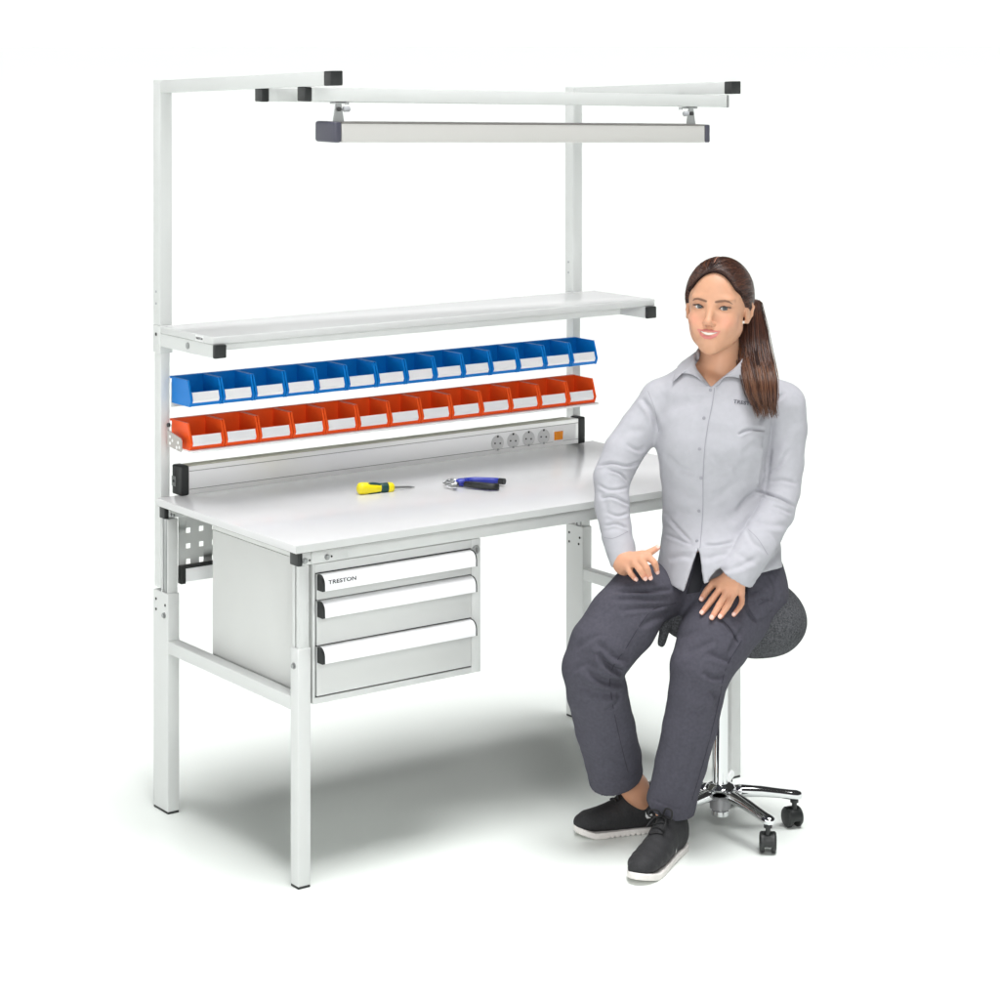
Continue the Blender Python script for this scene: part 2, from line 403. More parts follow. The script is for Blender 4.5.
for k, (zt, zb) in enumerate(bounds):
    d = box('drawer', M['drawer'], cab, (dx0, -.0035, zb), (dx1, .0035, zt), .001)
    if k == 0: d['label'] = 'shallow top drawer with dark lettering on its handle'
    elif k == 2: d['label'] = 'deep bottom drawer'
    hz = zt-.0005; hh = .0375; yb_ = -.0037
    prof = []
    for t in np.linspace(0, 1, 9):
        a = t*math.pi*.5
        prof.append((yb_-.0245*math.sin(a)**.8 if t > 0 else yb_, hz-hh*.62*(1-math.cos(a))))
    prof += [(yb_-.0245, hz-hh), (yb_-.0225, hz-hh), (yb_-.0225, hz-hh*.62), (yb_-.010, hz-.008), (yb_, hz-.0045)]
    hnd = MB().prism(prof, 0, dx0+.0080, dx1-.0032).build('handle', M['handle'], d)
    capp = [(y*1.0, z) for (y, z) in prof[:9]] + [(yb_-.0250, hz-hh-.0008), (yb_, hz-hh-.0008)]
    MB().prism([(y-.0006 if i else y, z+.0006) for i, (y, z) in enumerate(capp)], 0, dx0, dx0+.0078).build('handle_cap', M['black'], hnd)
    MB().prism([(y-.0006 if i else y, z+.0006) for i, (y, z) in enumerate(capp)], 0, dx1-.0030, dx1).build('handle_cap', M['black'], hnd)
    if k == 0:
        q = wpt(342.5, 580, Y=-.0285)
        text_mesh('lettering', 'TRESTON', M['ink'], hnd, .0137, Matrix.Translation((q[0], -.0290, q[2]-.0005)) @ Matrix.Rotation(math.pi/2, 4, 'X'), .0003, 1.32, 1.05)
q = wpt(475.5, 549.5, Y=-.001)
lk = MB().cyl((q[0], -.0005, q[2]), (q[0], -.006, q[2]), .0115, 24, bev=.0015).build('lock', M['steel'], cab)
box('keyhole', M['hole'], lk, (q[0]-.001, -.0068, q[2]-.006), (q[0]+.001, -.0060, q[2]+.006), 0)

# ---- task light under the cross beam
lamp = thing('task_light', 'long aluminium task light with dark end caps hanging under the overhead beam', 'light fixture', (.7, .02, 1.80))
def lprism(x0, x1, zl, zr, y0, y1, h, bev):
    m = MB(); m.prism([(x0, zl-h), (x0, zl), (x1, zr), (x1, zr-h)], 1, y0, y1)
    bmesh.ops.bevel(m.bm, geom=list(m.bm.edges), offset=bev, segments=3, affect='EDGES', profile=.5); return m
lz = lambda x: 1.8795-(x-.051)/(1.332-.051)*(1.8795-1.846)
LH = .0475
lb = lprism(.1085, 1.297, lz(.1085), lz(1.297), -.028, .062, LH, .004).build('housing', M['lampgrey'], lamp)
lprism(.1087, 1.2968, lz(.1087)+.0014, lz(1.297)+.0014, -.0286, .0626, .004, .0008).build('top_edge', material('edge_line', (.22, .21, .20), .4, metal=.4), lb)
lprism(.1087, 1.2968, lz(.1087)-LH+.0022, lz(1.297)-LH+.0022, -.0286, .0626, .003, .0008).build('bottom_edge', M['lampgrey'], lb)
lprism(.125, 1.285, lz(.125)-LH-.0001, lz(1.285)-LH-.0001, -.02, .054, .002, .0003).build('diffuser', M['white'], lb)
lprism(.0855, .1083, lz(.0855)+.002, lz(.1083)+.002, -.030, .064, LH+.004, .007).build('end_cap', M['lampcap'], lamp)
lprism(1.2972, 1.315, lz(1.2972)+.001, lz(1.315)+.001, -.029, .063, LH+.002, .004).build('end_cap', M['lampcap'], lamp)
bz = lambda x: 1.9655-(x-.039)/1.365*.038-.034
for xx, sg in ((.118, 1), (1.272, -1)):
    zb_, zt_ = lz(xx)+.0005, bz(xx)-.0008
    hm = MB(); hm.prism([(xx-.016, zb_), (xx-.007, zt_), (xx+.007, zt_), (xx+.016, zb_)], 1, .002, .0055)
    hm.box((xx-.009, .0015, zt_-.005), (xx+.009*1+.014, .030, zt_), .001)
    hb = hm.build('hanger', M['steel'], lamp)
    MB().cyl((xx, -.003, zt_-.018), (xx, .002, zt_-.018), .0055, 14).build('bolt', M['hole'], hb)
    MB().cyl((xx+.012*sg, .0, zt_-.018), (xx+.030*sg, .0, zt_-.018), .007, 14, bev=.002).build('knob', M['greyplastic'], hb)
    MB().cyl((xx+.03*sg, .012, zt_-.007), (xx+.03*sg, .012, zt_), .0055, 12).build('nut', M['steel'], hb)

# ------------------------------------------------------------------ storage bins
def bin_proto(color, w, h, dep, label, cat, name):
    t = thing(name, label, cat)
    LOCAL.add(t.name)
    ft, fbm, fb = -dep*.84, -dep, -dep*.93                     # front edge: top, widest, bottom
    th = .0022
    side = [(0, 0), (0, h), (ft, h), (fbm, h*.26), (fb, 0)]
    m = MB()
    for x_ in (0, w-th): m.prism(side, 0, x_, x_+th)
    m.box((th, -.0022, .0005), (w-th, -.0002, h-.0003), 0)                          # back
    m.prism([(-.0024, .0004), (fb+.0006, .0004), (fb+.0006, .0026), (-.0024, .0026)], 0, th, w-th)
    yf = lambda z: fbm+(ft-fbm)*(z-h*.26)/(h*.74)
    zf = h*.56
    m.prism([(fb+.0004, .0028), (fbm+.0006, h*.26), (yf(zf)+.0006, zf), (yf(zf)+.0030, zf), (fbm+.0030, h*.26), (fb+.0028, .0028)], 0, th+.0002, w-th-.0002)
    # rolled rims
    m.prism([(0, h), (0, h+.0016), (ft-.001, h+.0016), (ft-.001, h)], 0, -.0008, th+.0030)
    m.prism([(0, h), (0, h+.0016), (ft-.001, h+.0016), (ft-.001, h)], 0, w-th-.0030, w+.0008)
    m.prism([(.0095, h-.004), (.0095, h+.0022), (-.0040, h+.0022), (-.0040, h-.0008), (.0065, h-.0008), (.0065, h-.004)], 0, -.0006, w+.0006)
    m.prism([(ft, h), (ft-.0025, h-.001), (fbm-.0025, h*.26), (fb-.002, 0), (fb, 0), (fbm, h*.26)], 0, 0., .0050)
    m.prism([(ft, h), (ft-.0025, h-.001), (fbm-.0025, h*.26), (fb-.002, 0), (fb, 0), (fbm, h*.26)], 0, w-.0050, w)
    # corner ribs on the outer sides
    m.build('tub', color, t)
    lab = MB(); z1, z2 = h*.145, zf-.0008
    y1 = fb+(fbm-fb)*(z1/(h*.26))
    off = -.0006
    lab.prism([(y1+off, z1), (fbm+off, h*.26), (yf(z2)+off, z2), (yf(z2)+off+.0006, z2), (fbm+off+.0008, h*.26), (y1+off+.0006, z1)], 0, .0085, w-.0085)
    lab.build('label_card', M['paper'], t)
    return t
def copy_tree(o, parent=None):
    c = o.copy(); C.objects.link(c); c.parent = parent
    for ch in list(o.children): copy_tree(ch, c)
    return c
ordinal = ['', 'second', 'third', 'fourth', 'fifth', 'sixth', 'seventh', 'eighth', 'ninth', 'tenth', 'eleventh', 'twelfth', 'thirteenth', 'fourteenth']
def bin_row(n, colname, mat, x0, x1, y, z, h, dep, row, group, below):
    pitch = (x1-x0)/n; w = pitch-.0028
    proto = bin_proto(mat, w, h, dep, '', 'storage bin', 'storage_bin')
    for i in range(n):
        o = proto if i == 0 else copy_tree(proto)
        o.location = (x0+i*pitch+.0014, y, z)
        if i == 0: l = f'{colname} bin at the left end of the {row} row, {below[0]}'
        elif i == n-1: l = f'{colname} bin at the right end of the {row} row, {below[1]}'
        elif i <= n//2: l = f'{ordinal[i]} {colname} bin from the left end of the {row} row'
        else: l = f'{ordinal[n-1-i]} {colname} bin from the right end of the {row} row'
        tag(o, l, 'storage bin', group)
bin_row(14, 'blue', M['blue'], .030, 1.424, .7125, 1.1005, .0690, .105, 'upper', 'blue bins on the upper rail', ('its blue side showing', 'in front of the upright'))
bin_row(13, 'orange', M['red'], .030, 1.418, .7125, .9845, .0700, .105, 'lower', 'orange bins on the lower rail', ('above the perforated bracket', 'in front of the upright'))

# ------------------------------------------------------------------ tools on the top
def lathe_along(a, b, prof, n=20, mb=None, squash=1.0):
    a, b = np.array(a, float), np.array(b, float); L = b-a
    return (mb or MB()).tube([a+L*t for t, r in prof], [r for t, r in prof], n, True, squash)
a = wpt(357.5, 488.5, Z=H+.017); b = wpt(414, 487, Z=H+.004)
d = (b-a); 
sd = thing('screwdriver', 'screwdriver with yellow and dark green handle lying on the tabletop', 'screwdriver', ((a[0]+b[0])/2, (a[1]+b[1])/2, H))
at_ = lambda t: a+d*t
hd = lathe_along(a, b, [(0, .004), (.008, .010), (.03, .0150), (.07, .0165), (.16, .0160), (.30, .0150), (.37, .0130), (.41, .0120), (.46, .0125), (.52, .0140), (.56, .0150), (.60, .0145), (.625, .0110), (.632, .006)], 24).build('handle', M['yellow'], sd, smooth=True)
side = np.array([-d[1], d[0], 0]); side /= np.linalg.norm(side)
camd = -side if (-side)@(-FWD) > 0 else side
for k, ang in enumerate((-62, 8, 62, 130)):
    off = camd*math.cos(math.radians(ang))+np.array([0, 0, 1.])*math.sin(math.radians(ang))
    pts = [at_(t)+off*r for t, r in ((.13, .0125), (.20, .0128), (.29, .0120), (.36, .0105), (.41, .0095))]
    if k != 1: MB().tube(pts, [.002, .0052, .0058, .0055, .003], 10).build('grip_inlay', M['green'], hd, smooth=True)
lathe_along(a, b, [(.385, .0115), (.39, .0129), (.43, .0136), (.49, .0140), (.515, .0146), (.52, .0125)], 24).build('grip_ring', M['green'], hd, smooth=True)
MB().tube([at_(.62), at_(.95)], [.0035, .0033], 12).build('shaft', M['steel'], sd)
tp = MB(); tp.tube([at_(.945), at_(.975), at_(1.0)], [.0033, .0042, .0040], 10, True, .45).build('blade_tip', M['steel'], sd)

pc = wpt(460, 484, Z=H+.012); 
P2 = lambda u, v, z=.012: wpt(u, v, Z=H+z)
pli = thing('side_cutters', 'side cutting pliers with blue and black handles lying on the tabletop', 'pliers', (pc[0], pc[1], H))
jaw = MB()
jaw.tube([P2(443.2, 482.5), P2(447, 480.5), P2(452, 480.2), P2(457, 482)], [.0012, .0045, .0075, .0085], 12, True, .8)
jaw.tube([P2(443.2, 483.0), P2(447, 484.0), P2(452, 485.0), P2(457, 484.2)], [.0012, .0045, .0075, .0085], 12, True, .8)
jaw.build('jaws', M['steel'], pli, smooth=True)
MB().cyl(P2(455.5, 483, .018), P2(455.5, 483, .0225), .005, 16, bev=.001).build('pivot', M['chrome'], pli)
MB().tube([P2(456.5, 483), P2(459, 482.3), P2(463, 482.2), P2(467, 482)], [.009, .0125, .0135, .0105], 14, True, .85).build('blue_collar', M['bluegrip'], pli, smooth=True)
MB().tube([P2(464, 480.8, .014), P2(475, 479.8, .015), P2(490, 480.2, .015), P2(500, 481, .014)], [.0090, .0088, .0088, .0090], 14, True, .9).build('handle', M['bluegrip'], pli, smooth=True)
MB().tube([P2(499.5, 481, .014), P2(504.5, 481.6, .014)], [.0096, .0094], 14, True, .9).build('handle_end', M['black'], pli, smooth=False)
MB().tube([P2(465, 484, .011), P2(475, 485, .0115), P2(490, 486.6, .0115), P2(499, 486.6, .011)], [.0088, .0100, .0104, .0100], 14, True, .9).build('handle', M['black'], pli, smooth=True)
# ------------------------------------------------------------------ stool and person share one local frame:
# x to the viewer's right, y away, z up, origin on the floor under the stool's column
O = wpt(719, 831, Z=0.)
D0 = float((O-CAM)@FWD); RC = float((O-CAM)@RIGHT)
def S(u, v, t=0.):
    d = D0-t
    return np.array([(u-CX)*d/FPX-RC, -t, CAM[2]-(v-CY)*d/FPX])
def UV(p):
    p = np.asarray(p); d = D0+p[..., 1]
    return CX+FPX*(p[..., 0]+RC)/d, CY-FPX*(p[..., 2]-CAM[2])/d
PX = D0/FPX                                   # metres per pixel at the stool
EYE = np.array([-RC, -D0, CAM[2]])            # the viewpoint the photograph was measured from

# ------------------------------------------------------------------ implicit-surface modelling
import openvdb
def smin(a, b, k):
    if k <= 0: return np.minimum(a, b)
    h = np.maximum(k-np.abs(a-b), 0)/k
    return np.minimum(a, b)-h*h*k*.25
class Field:
    def __init__(s, lo, hi, h):
        s.h = h; s.lo = np.array(lo, float); s.n = np.ceil((np.array(hi)-s.lo)/h).astype(int)+1
        s.a = np.full(s.n, 1., np.float32)
    def _sub(s, lo, hi, pad):
        i0 = np.clip(((lo-pad-s.lo)/s.h).astype(int), 0, s.n-1); i1 = np.clip(((hi+pad-s.lo)/s.h).astype(int)+2, 0, s.n)
        ax = [np.float32(s.lo[k])+np.arange(i0[k], i1[k], dtype=np.float32)*np.float32(s.h) for k in range(3)]
        X = np.meshgrid(*ax, indexing='ij', sparse=True)
        return tuple(slice(i0[k], i1[k]) for k in range(3)), X
    def put(s, fn, lo, hi, k=0., op='add'):
        pad = .012+k
        sl, X = s._sub(np.array(lo), np.array(hi), pad)
        d = fn(*X).astype(np.float32); a = s.a[sl]
        if op == 'add': s.a[sl] = smin(a, d, k)
        elif op == 'sub': s.a[sl] = -smin(-a, d, k)
        elif op == 'and': s.a[sl] = -smin(-a, -d, k)
    def ball(s, c, r, k=0., op='add'):
        c = np.array(c); s.put(lambda x, y, z: np.sqrt((x-c[0])**2+(y-c[1])**2+(z-c[2])**2)-r, c-r, c+r, k, op)
    def ell(s, c, rad, k=0., op='add', B=None):
        """ellipsoid; B rows are its axes"""
        c = np.array(c, float); rad = np.array(rad, float); B = np.eye(3) if B is None else np.array(B)
        def fn(x, y, z):
            x, y, z = x-c[0], y-c[1], z-c[2]
            q = [B[i][0]*x+B[i][1]*y+B[i][2]*z for i in range(3)]
            k0 = np.sqrt(sum((q[i]/rad[i])**2 for i in range(3))); k1 = np.sqrt(sum((q[i]/rad[i]**2)**2 for i in range(3)))+1e-9
            return k0*(k0-1)/k1
        m = np.sqrt(((B*rad[:, None])**2).sum(0)); s.put(fn, c-m, c+m, k, op)
    def cone(s, p, q, r0, r1, k=0., op='add'):
        p, q = np.array(p, float), np.array(q, float); v = q-p; L = v@v+1e-12
        def fn(x, y, z):
            t = np.clip(((x-p[0])*v[0]+(y-p[1])*v[1]+(z-p[2])*v[2])/L, 0, 1)
            return np.sqrt((x-p[0]-t*v[0])**2+(y-p[1]-t*v[1])**2+(z-p[2]-t*v[2])**2)-(r0+(r1-r0)*t)
        s.put(fn, np.minimum(p-r0, q-r1), np.maximum(p+r0, q+r1), k, op)
    def chain(s, pts, rad, k=0., kk=None, op='add'):
        for i in range(len(pts)-1): s.cone(pts[i], pts[i+1], rad[i], rad[i+1], k if (i == 0 or kk is None) else kk, op)
    def loft(s, cs, ab, side, k=0., op='add', power=2.0):
        """elliptical sections along a polyline: half-width a along `side`, half-depth b across it"""
        cs = [np.array(c, float) for c in cs]; side = np.array(side, float)
        ab = [np.array(x, float) for x in ab]
        big = max(max(x) for x in ab)
        lo = np.min(cs, 0)-big; hi = np.max(cs, 0)+big
        def fn(x, y, z):
            out = None
            n = len(cs)
            for i in range(n-1):
                p, v = cs[i], cs[i+1]-cs[i]; L = math.sqrt(v@v); T = v/L
                U = side-T*(side@T); U /= np.linalg.norm(U); V = np.cross(T, U)
                dx, dy, dz = x-p[0], y-p[1], z-p[2]
                tt = (dx*T[0]+dy*T[1]+dz*T[2])/L; t = np.clip(tt, 0, 1)
                w = tt-t
                ax, bx = ab[i]+0*ab[i], None
                a_ = ab[i][0]+(ab[i+1][0]-ab[i][0])*t; b_ = ab[i][1]+(ab[i+1][1]-ab[i][1])*t
                cu = dx*U[0]+dy*U[1]+dz*U[2]; cv = dx*V[0]+dy*V[1]+dz*V[2]; cw = w*L
                k0 = np.sqrt((cu/a_)**2+(cv/b_)**2+(cw/np.minimum(a_, b_))**2)
                k1 = np.sqrt((cu/a_**2)**2+(cv/b_**2)**2+(cw/np.minimum(a_, b_)**2)**2)+1e-6
                d = k0*(k0-1)/k1
                out = d if out is None else smin(out, d, .008)
            return out
        s.put(fn, lo, hi, k, op)
    def mesh(s, name, smooth=2):
        g = openvdb.FloatGrid(4*s.h); a = np.clip(s.a, -4*s.h, 4*s.h)
        g.copyFromArray(a, tolerance=0.0)
        g.transform = openvdb.createLinearTransform(voxelSize=s.h)
        v, q = g.convertToQuads(0.0)
        v = v+s.lo.astype(np.float32)
        # keep the surface pieces that are not tiny
        me = bpy.data.meshes.new(name)
        me.from_pydata(v.tolist(), [], [tuple(int(i) for i in f[::-1]) for f in q])
        me.update()
        bm = bmesh.new(); bm.from_mesh(me)
        seen = set(); big = []; bm.verts.ensure_lookup_table()
        for v0 in bm.verts:
            if v0.index in seen: continue
            st = [v0]; seen.add(v0.index); comp = []
            while st:
                x = st.pop(); comp.append(x)
                for e in x.link_edges:
                    y = e.other_vert(x)
                    if y.index not in seen: seen.add(y.index); st.append(y)
            big.append(comp)
        big.sort(key=len, reverse=True)
        kill = [x for c_ in big[1:] for x in c_]
        if kill: bmesh.ops.delete(bm, geom=kill, context='VERTS')
        for _ in range(smooth): bmesh.ops.smooth_vert(bm, verts=bm.verts, factor=.5, use_axis_x=True, use_axis_y=True, use_axis_z=True)
        bmesh.ops.recalc_face_normals(bm, faces=bm.faces)
        bm.to_mesh(me); bm.free()
        for p in me.polygons: p.use_smooth = True
        me.update()
        return me
def coords(me):
    a = np.empty(len(me.vertices)*3, np.float32); me.vertices.foreach_get('co', a); return a.reshape(-1, 3).astype(float)
def normals(me):
    a = np.empty(len(me.vertices)*3, np.float32); me.vertex_normals.foreach_get('vector', a); return a.reshape(-1, 3).astype(float)
def set_coords(me, c): me.vertices.foreach_set('co', c.astype(np.float32).ravel()); me.transform(Matrix.Identity(4)); me.update()
def bvh(me): 
    return BVHTree.FromPolygons([tuple(v.co) for v in me.vertices], [tuple(p.vertices) for p in me.polygons])
def hit(tree, u, v, off=0.):
    """point of a surface seen at a photo position, lifted by off along its normal"""
    p = S(u, v, 0.); d = p-EYE; d /= np.linalg.norm(d)
    loc, nrm, idx, dist = tree.ray_cast(Vector(EYE), Vector(d))
    if loc is None: return None
    n = np.array(nrm); n = n if n@d < 0 else -n
    return np.array(loc)+n*off
def hits(tree, pts, off=0., fill=True):
    out = []; last = None
    for (u, v) in pts:
        h = hit(tree, u, v, off)
        if h is None: h = last
        if h is not None: out.append(h); last = h
    return out
def poly_dist(u, v, pts):
    """distance and signed side to a polyline in photo pixels, and the place along it (0..1)"""
    best = np.full(u.shape, 1e9); side = np.zeros(u.shape); along = np.zeros(u.shape); n = len(pts)-1
    for i in range(n):
        (x0, y0), (x1, y1) = pts[i], pts[i+1]; dx, dy = x1-x0, y1-y0; L = dx*dx+dy*dy
        t = np.clip(((u-x0)*dx+(v-y0)*dy)/L, 0, 1); ex, ey = u-x0-t*dx, v-y0-t*dy
        d = np.hypot(ex, ey); m = d < best
        best = np.where(m, d, best); side = np.where(m, np.sign(dx*ey-dy*ex), side); along = np.where(m, (i+t)/n, along)
    return best, side, along
def spline(pts, n):
    pts = np.array(pts, float)
    if len(pts) < 3: 
        t = np.linspace(0, 1, n)[:, None]; return pts[0]*(1-t)+pts[-1]*t
    P_ = np.vstack([2*pts[0]-pts[1], pts, 2*pts[-1]-pts[-2]]); out = []
    m = len(pts)-1
    for s_ in np.linspace(0, m, n):
        i = min(int(s_), m-1); t = s_-i; a, b, c, d = P_[i:i+4]
        out.append(.5*((2*b)+(c-a)*t+(2*a-5*b+4*c-d)*t*t+(3*b-a-3*c+d)*t**3))
    return np.array(out)
FOLD = 2.1
def folds(me, lst, noise_amp=0., noise_scale=12., front=True, seed=0.):
    """cloth folds: (points, depth mm, width px, ridge) press a crease with a ridge beside it into the cloth"""
    c, n = coords(me), normals(me); u, v = UV(c)
    tow = EYE-c; tow /= np.linalg.norm(tow, axis=1)[:, None]
    fac = np.clip((n*tow).sum(1)*2.2+.15, 0, 1)
    disp = np.zeros(len(c))
    for pts, dep, wid, ridge in lst:
        sp = [tuple(p) for p in spline(pts, max(6, 3*len(pts)))]
        d, sd, al = poly_dist(u, v, sp)
        taper = np.clip(np.minimum(al, 1-al)*5, .0, 1)**.7
        x = sd*d/wid
        disp += fac*taper*dep*FOLD*.001*(-np.exp(-x*x)+ridge*np.exp(-(x-1.7)**2/1.2)+.35*ridge*np.exp(-(x+1.8)**2/1.4))
    if noise_amp:
        nn = np.array([noise.noise(Vector((p[0]*noise_scale+seed, p[1]*noise_scale, p[2]*noise_scale*.8))) + .5*noise.noise(Vector((p[0]*noise_scale*2.3, p[1]*noise_scale*2.3+seed, p[2]*noise_scale*2.3))) for p in c])
        disp += noise_amp*.001*nn
    set_coords(me, c+n*disp[:, None])
def ribbon(tree, pts, halfw, off, name, mat, parent, thick=.0008, n=None):
    """thin cloth strip (seam, placket edge) laid on a surface along a line of photo positions"""
    sp = spline(pts, n or max(8, 4*len(pts))); q = hits(tree, sp, off)
    m = MB(); rings = []
    for i, p in enumerate(q):
        t = q[min(i+1, len(q)-1)]-q[max(i-1, 0)]; t /= np.linalg.norm(t)+1e-9
        vw = EYE-p; vw /= np.linalg.norm(vw); w = np.cross(t, vw); w /= np.linalg.norm(w)+1e-9
        rings.append([p-w*halfw-vw*thick, p-w*halfw*.7+vw*thick, p+w*halfw*.7+vw*thick, p+w*halfw-vw*thick])
    return m.rings(rings).build(name, mat, parent, smooth=True)
def patch(tree, poly, off, name, mat, parent, thick=.0012, res=1.6, puff=0.):
    """thin piece of cloth with an outline given in photo pixels, laid on a surface"""
    poly = [tuple(p) for p in poly]
    bm = bmesh.new()
    xs = [p[0] for p in poly]; ys = [p[1] for p in poly]
    # dense outline
    out = []
    for i in range(len(poly)):
        a, b = np.array(poly[i]), np.array(poly[(i+1) % len(poly)]); k = max(1, int(np.linalg.norm(b-a)/res))
        for j in range(k): out.append(tuple(a+(b-a)*j/k))
    vs = [bm.verts.new((p[0], p[1], 0)) for p in out]; f = bm.faces.new(vs)
    bmesh.ops.triangulate(bm, faces=[f])
    bmesh.ops.subdivide_edges(bm, edges=[e for e in bm.edges if e.calc_length() > res*1.6], cuts=2, use_grid_fill=False)
    bmesh.ops.triangulate(bm, faces=bm.faces[:])
    bmesh.ops.beautify_fill(bm, faces=bm.faces[:], edges=bm.edges[:])
    bm.verts.ensure_lookup_table()
    last = None
    for v in bm.verts:
        h = hit(tree, v.co.x, v.co.y, off)
        if h is None: h = last if last is not None else S(v.co.x, v.co.y, .1)
        last = h; v.co = Vector(h)
    r = bmesh.ops.extrude_face_region(bm, geom=bm.faces[:])
    for v in [g for g in r['geom'] if isinstance(g, bmesh.types.BMVert)]:
        d = Vector(EYE)-v.co; d.normalize(); v.co += d*thick
    bmesh.ops.recalc_face_normals(bm, faces=bm.faces)
    me = bpy.data.meshes.new(name); bm.to_mesh(me); bm.free()
    for p in me.polygons: p.use_smooth = True
    try: me.set_sharp_from_angle(angle=math.radians(50))
    except Exception: pass
    return link(name, me, mat, parent)

# ------------------------------------------------------------------ saddle stool
stool = thing('saddle_stool', 'grey wool saddle stool on a chrome five-star base with black castors', 'stool', tuple(O), -YAW)
LOCAL.add(stool.name)
MB().cyl((.003, 0, .115), (.003, 0, .47), .0205, 32).build('column', M['chrome'], stool, smooth=False)
MB().cyl((.003, 0, .455), (.003, 0, .475), .024, 28, bev=.003).cyl((.003, 0, .475), (.003, 0, .53), .018, 24).build('column_collar', M['black'], stool)
hub = MB().tube([(.003, 0, z) for z in (.112, .118, .125, .128)], [.036, .040, .034, .024], 32).build('hub', M['chrome'], stool)
MB().tube([(.003, 0, z) for z in (.111, .108, .062, .058)], [.022, .0275, .0275, .022], 32).build('hub_sleeve', M['knurl'], hub)
MB().cyl((.003, 0, .042), (.003, 0, .0575), .0235, 12, bev=.002).build('hub_nut', M['chrome'], hub)
RB = .200
for k, ang in enumerate((-58, 7, 78, 150, 222)):
    a = math.radians(ang); dx, dy = math.cos(a), math.sin(a)
    rings = []
    for t, w, h, z in ((.022, .019, .017, .102), (.06, .018, .0155, .104), (.11, .0165, .0135, .1005), (.16, .0150, .0120, .0935), (.190, .0160, .0125, .0885), (.205, .0165, .0125, .0870), (.216, .0125, .0100, .0865), (.221, .004, .004, .0865)):
        c = np.array([.003+dx*t, dy*t, z]); sd = np.array([-dy, dx, 0.])
        rings.append([c+sd*w*math.copysign(abs(math.cos(q))**.8, math.cos(q))+np.array([0, 0, 1.])*h*math.copysign(abs(math.sin(q))**.9, math.sin(q)) for q in np.linspace(0, 2*math.pi, 24, endpoint=False)])
    MB().rings(rings).build('base_arm', M['chrome'], stool, smooth=True)
    cx_, cy_ = .003+dx*RB, dy*RB
    sw_ = math.radians((84, 112, 95, 60, 300)[k]); ox, oy = math.cos(sw_), math.sin(sw_)
    cc = np.array([cx_+ox*.011, cy_+oy*.011, .027]); ax = np.array([-oy, ox, 0.])
    c_ = MB()
    c_.cyl((cx_, cy_, .05), (cx_, cy_, .083), .0065, 14).cyl((cx_, cy_, .068), (cx_, cy_, .076), .011, 16)
    # hood over the twin wheels
    hd_ = []
    for s_ in np.linspace(-1, 1, 9):
        rr_ = .0272*(1-.22*abs(s_)**4); cen = cc+ax*s_*.0205
        hd_.append([cen+np.array([ox, oy, 0])*rr_*math.cos(q)+np.array([0, 0, 1.])*rr_*math.sin(q) for q in np.linspace(-.35, math.pi+.20, 18)])
    c_.rings(hd_)
    cst = c_.build('castor', M['black'], stool)
    for sg in (-1, 1):
        p0, p1 = cc+ax*sg*.009, cc+ax*sg*.0225
        MB().tube([p0, p0+(p1-p0)*.1, p0+(p1-p0)*.6, p0+(p1-p0)*.9, p1], [.0235, .0268, .0268, .0235, .014], 28).build('wheel', M['black'], cst, smooth=False)
# seat: a draped saddle, open between the flaps, facing the way the sitter faces
fa = math.radians(218); FX = np.array([math.cos(fa), math.sin(fa), 0.]); SX = np.array([-math.sin(fa), math.cos(fa), 0.])
ZV = np.array([0, 0, 1.]); BS = [FX, SX, ZV]
fs = Field((-.30, -.30, .36), (.32, .32, .72), .004)
bc = -FX*.080+ZV*.555
fs.ell(bc, (.150, .195, .115), 0, 'add', BS)
fs.ell(-FX*.0+ZV*.565, (.17, .115, .065), .03, 'add', BS)
fs.ell(-FX*.11+ZV*.412, (.150, .16, .085), .03, 'sub', BS)
fs.ell(-FX*-.02+ZV*.40, (.26, .105, .13), .02, 'sub', BS)
fs.loft([S(714, 620, .0), S(696, 616, .02), S(682, 610, .055), S(672.5, 614, .09), S(665.5, 626, .112), S(661.5, 643, .118)], [(.045, .026), (.030, .022), (.024, .019), (.020, .017), (.0155, .014), (.0115, .011)], (.5, .86, 0), .012)
seat_me = fs.mesh('seat', 3)
link('seat', seat_me, M['wool'], stool)
MB().tube([S(717, 610, .01), S(686, 606, .10)], [.045, .032], 20, True, .35).build('seat_pan', M['greyplastic'], stool, smooth=True)

# ------------------------------------------------------------------ person
person = thing('person', 'seated woman in a light grey shirt and charcoal trousers, brown hair in a long ponytail', 'person', tuple(O), -YAW)
LOCAL.add(person.name)

# ---- trousers
tr = Field((-.50, -.50, .10), (.25, .25, .84), .0028)
def st(lst, ratio=.92): return [S(u, v, t) for u, v, w, t in lst], [(w*PX, w*PX*ratio) for u, v, w, t in lst]
RL_ = [(700, 588, 36, .015), (666, 591, 30, .058), (641, 597, 32, .12), (622, 622, 34.5, .165), (603, 647, 32.5, .20), (593, 668, 30, .205), (597, 692, 29.5, .185), (605, 728, 29, .14), (613, 758, 28, .09), (620, 800, 27.5, .035)]
LL_ = [(742, 588, 46, .03), (729, 612, 41, .09), (714, 640, 35.5, .16), (701, 668, 30, .205), (696, 694, 26.5, .21), (690, 728, 26, .20), (681, 764, 25, .18), (672, 800, 23.8, .165), (666, 832, 23, .15)]
def hemcut(p0, nrm, c, r):
    nrm = np.array(nrm, float); nrm /= np.linalg.norm(nrm); p0 = np.array(p0)
    tr.put(lambda x, y, z: (x-p0[0])*nrm[0]+(y-p0[1])*nrm[1]+(z-p0[2])*nrm[2], np.array(c)-r, np.array(c)+r, .002, 'sub')
